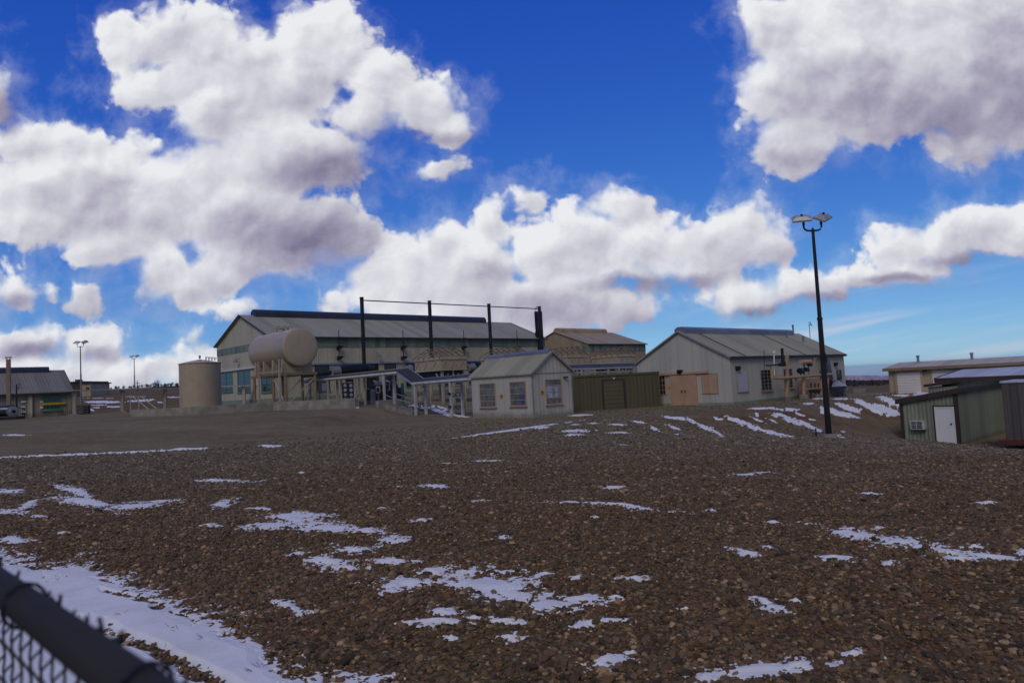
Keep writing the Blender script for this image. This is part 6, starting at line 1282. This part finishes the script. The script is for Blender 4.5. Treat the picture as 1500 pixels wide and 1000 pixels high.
for k in range(4): mb = MB(); mb.box(fr, 1.0+k*2.1, 1.7+k*2.1, -.06, 0, .9, 1.9); mb.build('window', M['glass'], t)
# utility poles
for px, y0, D, lab in ((201.3, 557.5, 230, 'thin distant utility pole right behind the farther floodlight pole'), (144, 563.5, 300, 'left one of two faint utility poles on the far rise'), (150, 563, 300, 'right one of two faint utility poles on the far rise')):
    p = at(px, 570, D); p[2] = T(p[0], p[1]); zt = zsee(p[0], p[1], y0); t = thing('utility_pole', lab, 'utility pole', p, 0, 'far utility poles'); mb = MB(); mb.cyl([p[0], p[1], p[2]-.5], [p[0], p[1], zt], .16, .11, 8); mb.build('pole', M['bark'], t); mb = MB(); mb.box(Frame([p[0], p[1], zt], .4), -.9, .9, -.17, -.1, -.9, -.75); mb.build('crossarm', M['bark'], t)
# dark scrub below the mesa (reads as one mass) and a concrete kerb block near it
def scrub():
    r = np.random.default_rng(11); mb = MB()
    for i in range(900):
        D = r.uniform(170, 640); px = r.uniform(1215, 1335); p = at(px, 560, D); z = T(p[0], p[1]); h = r.uniform(.8, 2.6); w_ = h*r.uniform(.7, 1.5)
        ql = 556.8+r.exponential(1.6)
        if project(p[0], p[1], z+h)[1] < ql: h = max(zsee(p[0], p[1], ql)-z, .2)
        for k in range(14):
            c = np.array([p[0], p[1], z])+np.array([r.uniform(-w_, w_), r.uniform(-w_, w_), h*r.uniform(0.05, 1)]); u = r.normal(size=3); u /= np.linalg.norm(u); v = np.cross(u, r.normal(size=3)); v /= np.linalg.norm(v); s = r.uniform(.15, .40)*(h/2+.3)
            mb.add([c-u*s, c+v*s, c+u*s, c-v*s], [(0, 1, 2, 3)])
    o = mb.build('scrub', M['scrub'], None); o['kind'] = 'stuff'
scrub()
kb = at(1251, 575, 110); kb2 = at(1269, 574, 112); kz_ = T(kb[0], kb[1]); cbk = thing('barrier_block', 'long pale concrete barrier beyond the workshop, below the dark scrub', 'barrier', [kb[0], kb[1], kz_]); a = np.array([kb[0], kb[1], 0]); b = np.array([kb2[0], kb2[1], 0]); o_ = np.array([0, .5, 0])
mb = MB(); mb.hexa([a+ZV*(kz_-.5), b+ZV*(kz_-.5), b+o_+ZV*(kz_-.5), a+o_+ZV*(kz_-.5), a+o_*.3+ZV*zsee(a[0], a[1], 569), b+o_*.3+ZV*zsee(b[0], b[1], 568), b+o_*.7+ZV*zsee(b[0], b[1], 568), a+o_*.7+ZV*zsee(a[0], a[1], 569)]); mb.build('block', M['concrete'], cbk)
up_ = at(1316, 577, 62); up_[2] = T(up_[0], up_[1]); t = thing('guy_post', 'short thin dark post with cross bar and guy wires in front of the beige garage', 'post', up_); zt = zsee(up_[0], up_[1], 561); fr = Frame([up_[0], up_[1], up_[2]], 0.0)
mb = MB(); mb.cyl(fr.p(0, 0, -.3), fr.p(0, 0, zt-up_[2]), .05, .05, 8); mb.box(fr, -.16, .16, -.04, .04, zt-up_[2]-.06, zt-up_[2]+.02); mb.build('post', M['black_steel'], t)
for k in (1.8, 1.4): mb = MB(); mb.tube([fr.p(0, 0, (zt-up_[2])*.75), fr.p(k, -1.6, .0)], .012, 5); mb.build('guy_wire', M['grey_steel'], t)
# weeds poking through the snow
def weeds():
    r = np.random.default_rng(4)
    m_ = None
    for i, (px, py) in enumerate(((382, 985), (250, 925), (262, 930), (300, 940), (180, 905), (372, 990))):
        p = hit(px, py); t = thing('dry_weed', 'small dry twig poking out of the large snow patch', 'twig', p, r.uniform(0, 6), 'dry twigs in the snow'); mb = MB()
        for k in range(3): 
            a = r.uniform(0, 6.28); q = p+np.array([.02*math.cos(a), .02*math.sin(a), .045]); e = q+np.array([.05*math.cos(a), .05*math.sin(a), r.uniform(-.01, .03)]); mb.tube([p-ZV*.02, q, e], .0016, 5)
        mb.build('stems', M['twig'], t)
weeds()
# ------------------------------------------------------------------ chain-link fence in the lower left corner, close to the camera
M['fence_steel'] = paint('fence_steel', (0.024, 0.022, 0.02), 0.85, metal=0.0, var=0.4, dirt=0.3, dirtcol=(0.03, 0.03, 0.035)); M['fence_wire'] = paint('fence_wire', (0.028, 0.026, 0.032), 0.5, metal=0.2, dirt=0.1)
F1, F2 = at(0, 860, 0.90), at(122, 948, 0.655)
F1[2] = F2[2] = (F1[2]+F2[2])/2
fd = F2-F1; fd /= np.linalg.norm(fd); fyaw = math.atan2(fd[1], fd[0]); FF = Frame([F1[0], F1[1], T(F1[0], F1[1])], fyaw); fh = F1[2]-FF.o[2]
fe = thing('chain_link_fence', 'blurred steel chain link fence with round top rail in the near lower left corner', 'fence', FF.o, fyaw)
u0_, u1_ = -2.2, 1.6
mb = MB(); mb.cyl(FF.p(u0_, 0, fh), FF.p(u1_, 0, fh), .0185, .0185, 20); mb.build('top_rail', M['fence_steel'], fe)
for u in (u0_, u1_):
    mb = MB(); mb.cyl(FF.p(u, 0, -.4), FF.p(u, 0, fh+.03), .034, .034, 16); mb.lathe(FF.p(u, 0, fh+.03), [(.034, 0), (.03, .02), (.015, .032), (.0005, .035)], 16); mb.build('post', M['fence_steel'], fe)
mb = MB(); dm = .025; nW = int((u1_-u0_)/dm); rows = int((fh-.08)/dm); rr = np.random.default_rng(21)
for i in range(nW):
    u = u0_+.03+i*dm; pth = []
    for j in range(rows):
        for f_ in (0, .25, .5, .75):
            k = (i+j) % 2; q = .5-.5*math.cos(math.pi*f_); a_ = k+(1-2*k)*q
            pth.append(FF.p(u+dm*a_,   .0225+.003*math.cos(math.pi*(a_+i)), fh-.012-(j+f_)*dm))
    mb.tube(pth, .0017, 5)
    if i % 2 == 0 and rr.random() < .62:                                             # twisted selvage ends standing above the rail
        a = FF.p(u, .0225, fh-.012); d1, d2 = rr.uniform(-.014, .014), rr.uniform(-.010, .018); hh = rr.uniform(.002, .012)
        mb.tube([a, a+FF.l*.004+ZV*.008, a-FF.l*.003+ZV*.015, a+FF.l*d1+ZV*(.016+hh)], .0021, 5)
        mb.tube([a+ZV*.008, a-FF.l*.004+ZV*.014, a+FF.l*d2-FF.w*.006+ZV*(.015+hh*.6)], .0019, 5)
mb.build('wire_mesh', M['fence_wire'], fe)
for u in (-1.6, -.9, -.25, .12, .5, 1.1):
    mb = MB(); ring_ = [FF.p(u+.002*k, .0225*math.cos(t), fh+.0225*math.sin(t)) for k, t in enumerate(np.linspace(0, 6.6, 15))]; mb.tube(ring_, .0022, 5); mb.build('wire_tie', M['fence_wire'], fe)

# ------------------------------------------------------------------ air: thin blue haze that only tells over kilometres
def haze():
    m = bpy.data.materials.new('haze_air'); m.use_nodes = True; nt = NT(m.node_tree); nt.n.clear()
    v = nt.node('ShaderNodeVolumePrincipled', {'Color': (0.55, 0.68, 1.0, 1), 'Density': 0.00008, 'Anisotropy': 0.2}); o = nt.node('ShaderNodeOutputMaterial'); nt.L.new(v.outputs[0], o.inputs['Volume'])
    mb = MB(); mb.box(Frame([0, 0, 0], 0), -6900, 6900, -120, 9900, -330, 17.5); o = mb.build('haze', m); o['kind'] = 'stuff'; o.display_type = 'WIRE'
haze()
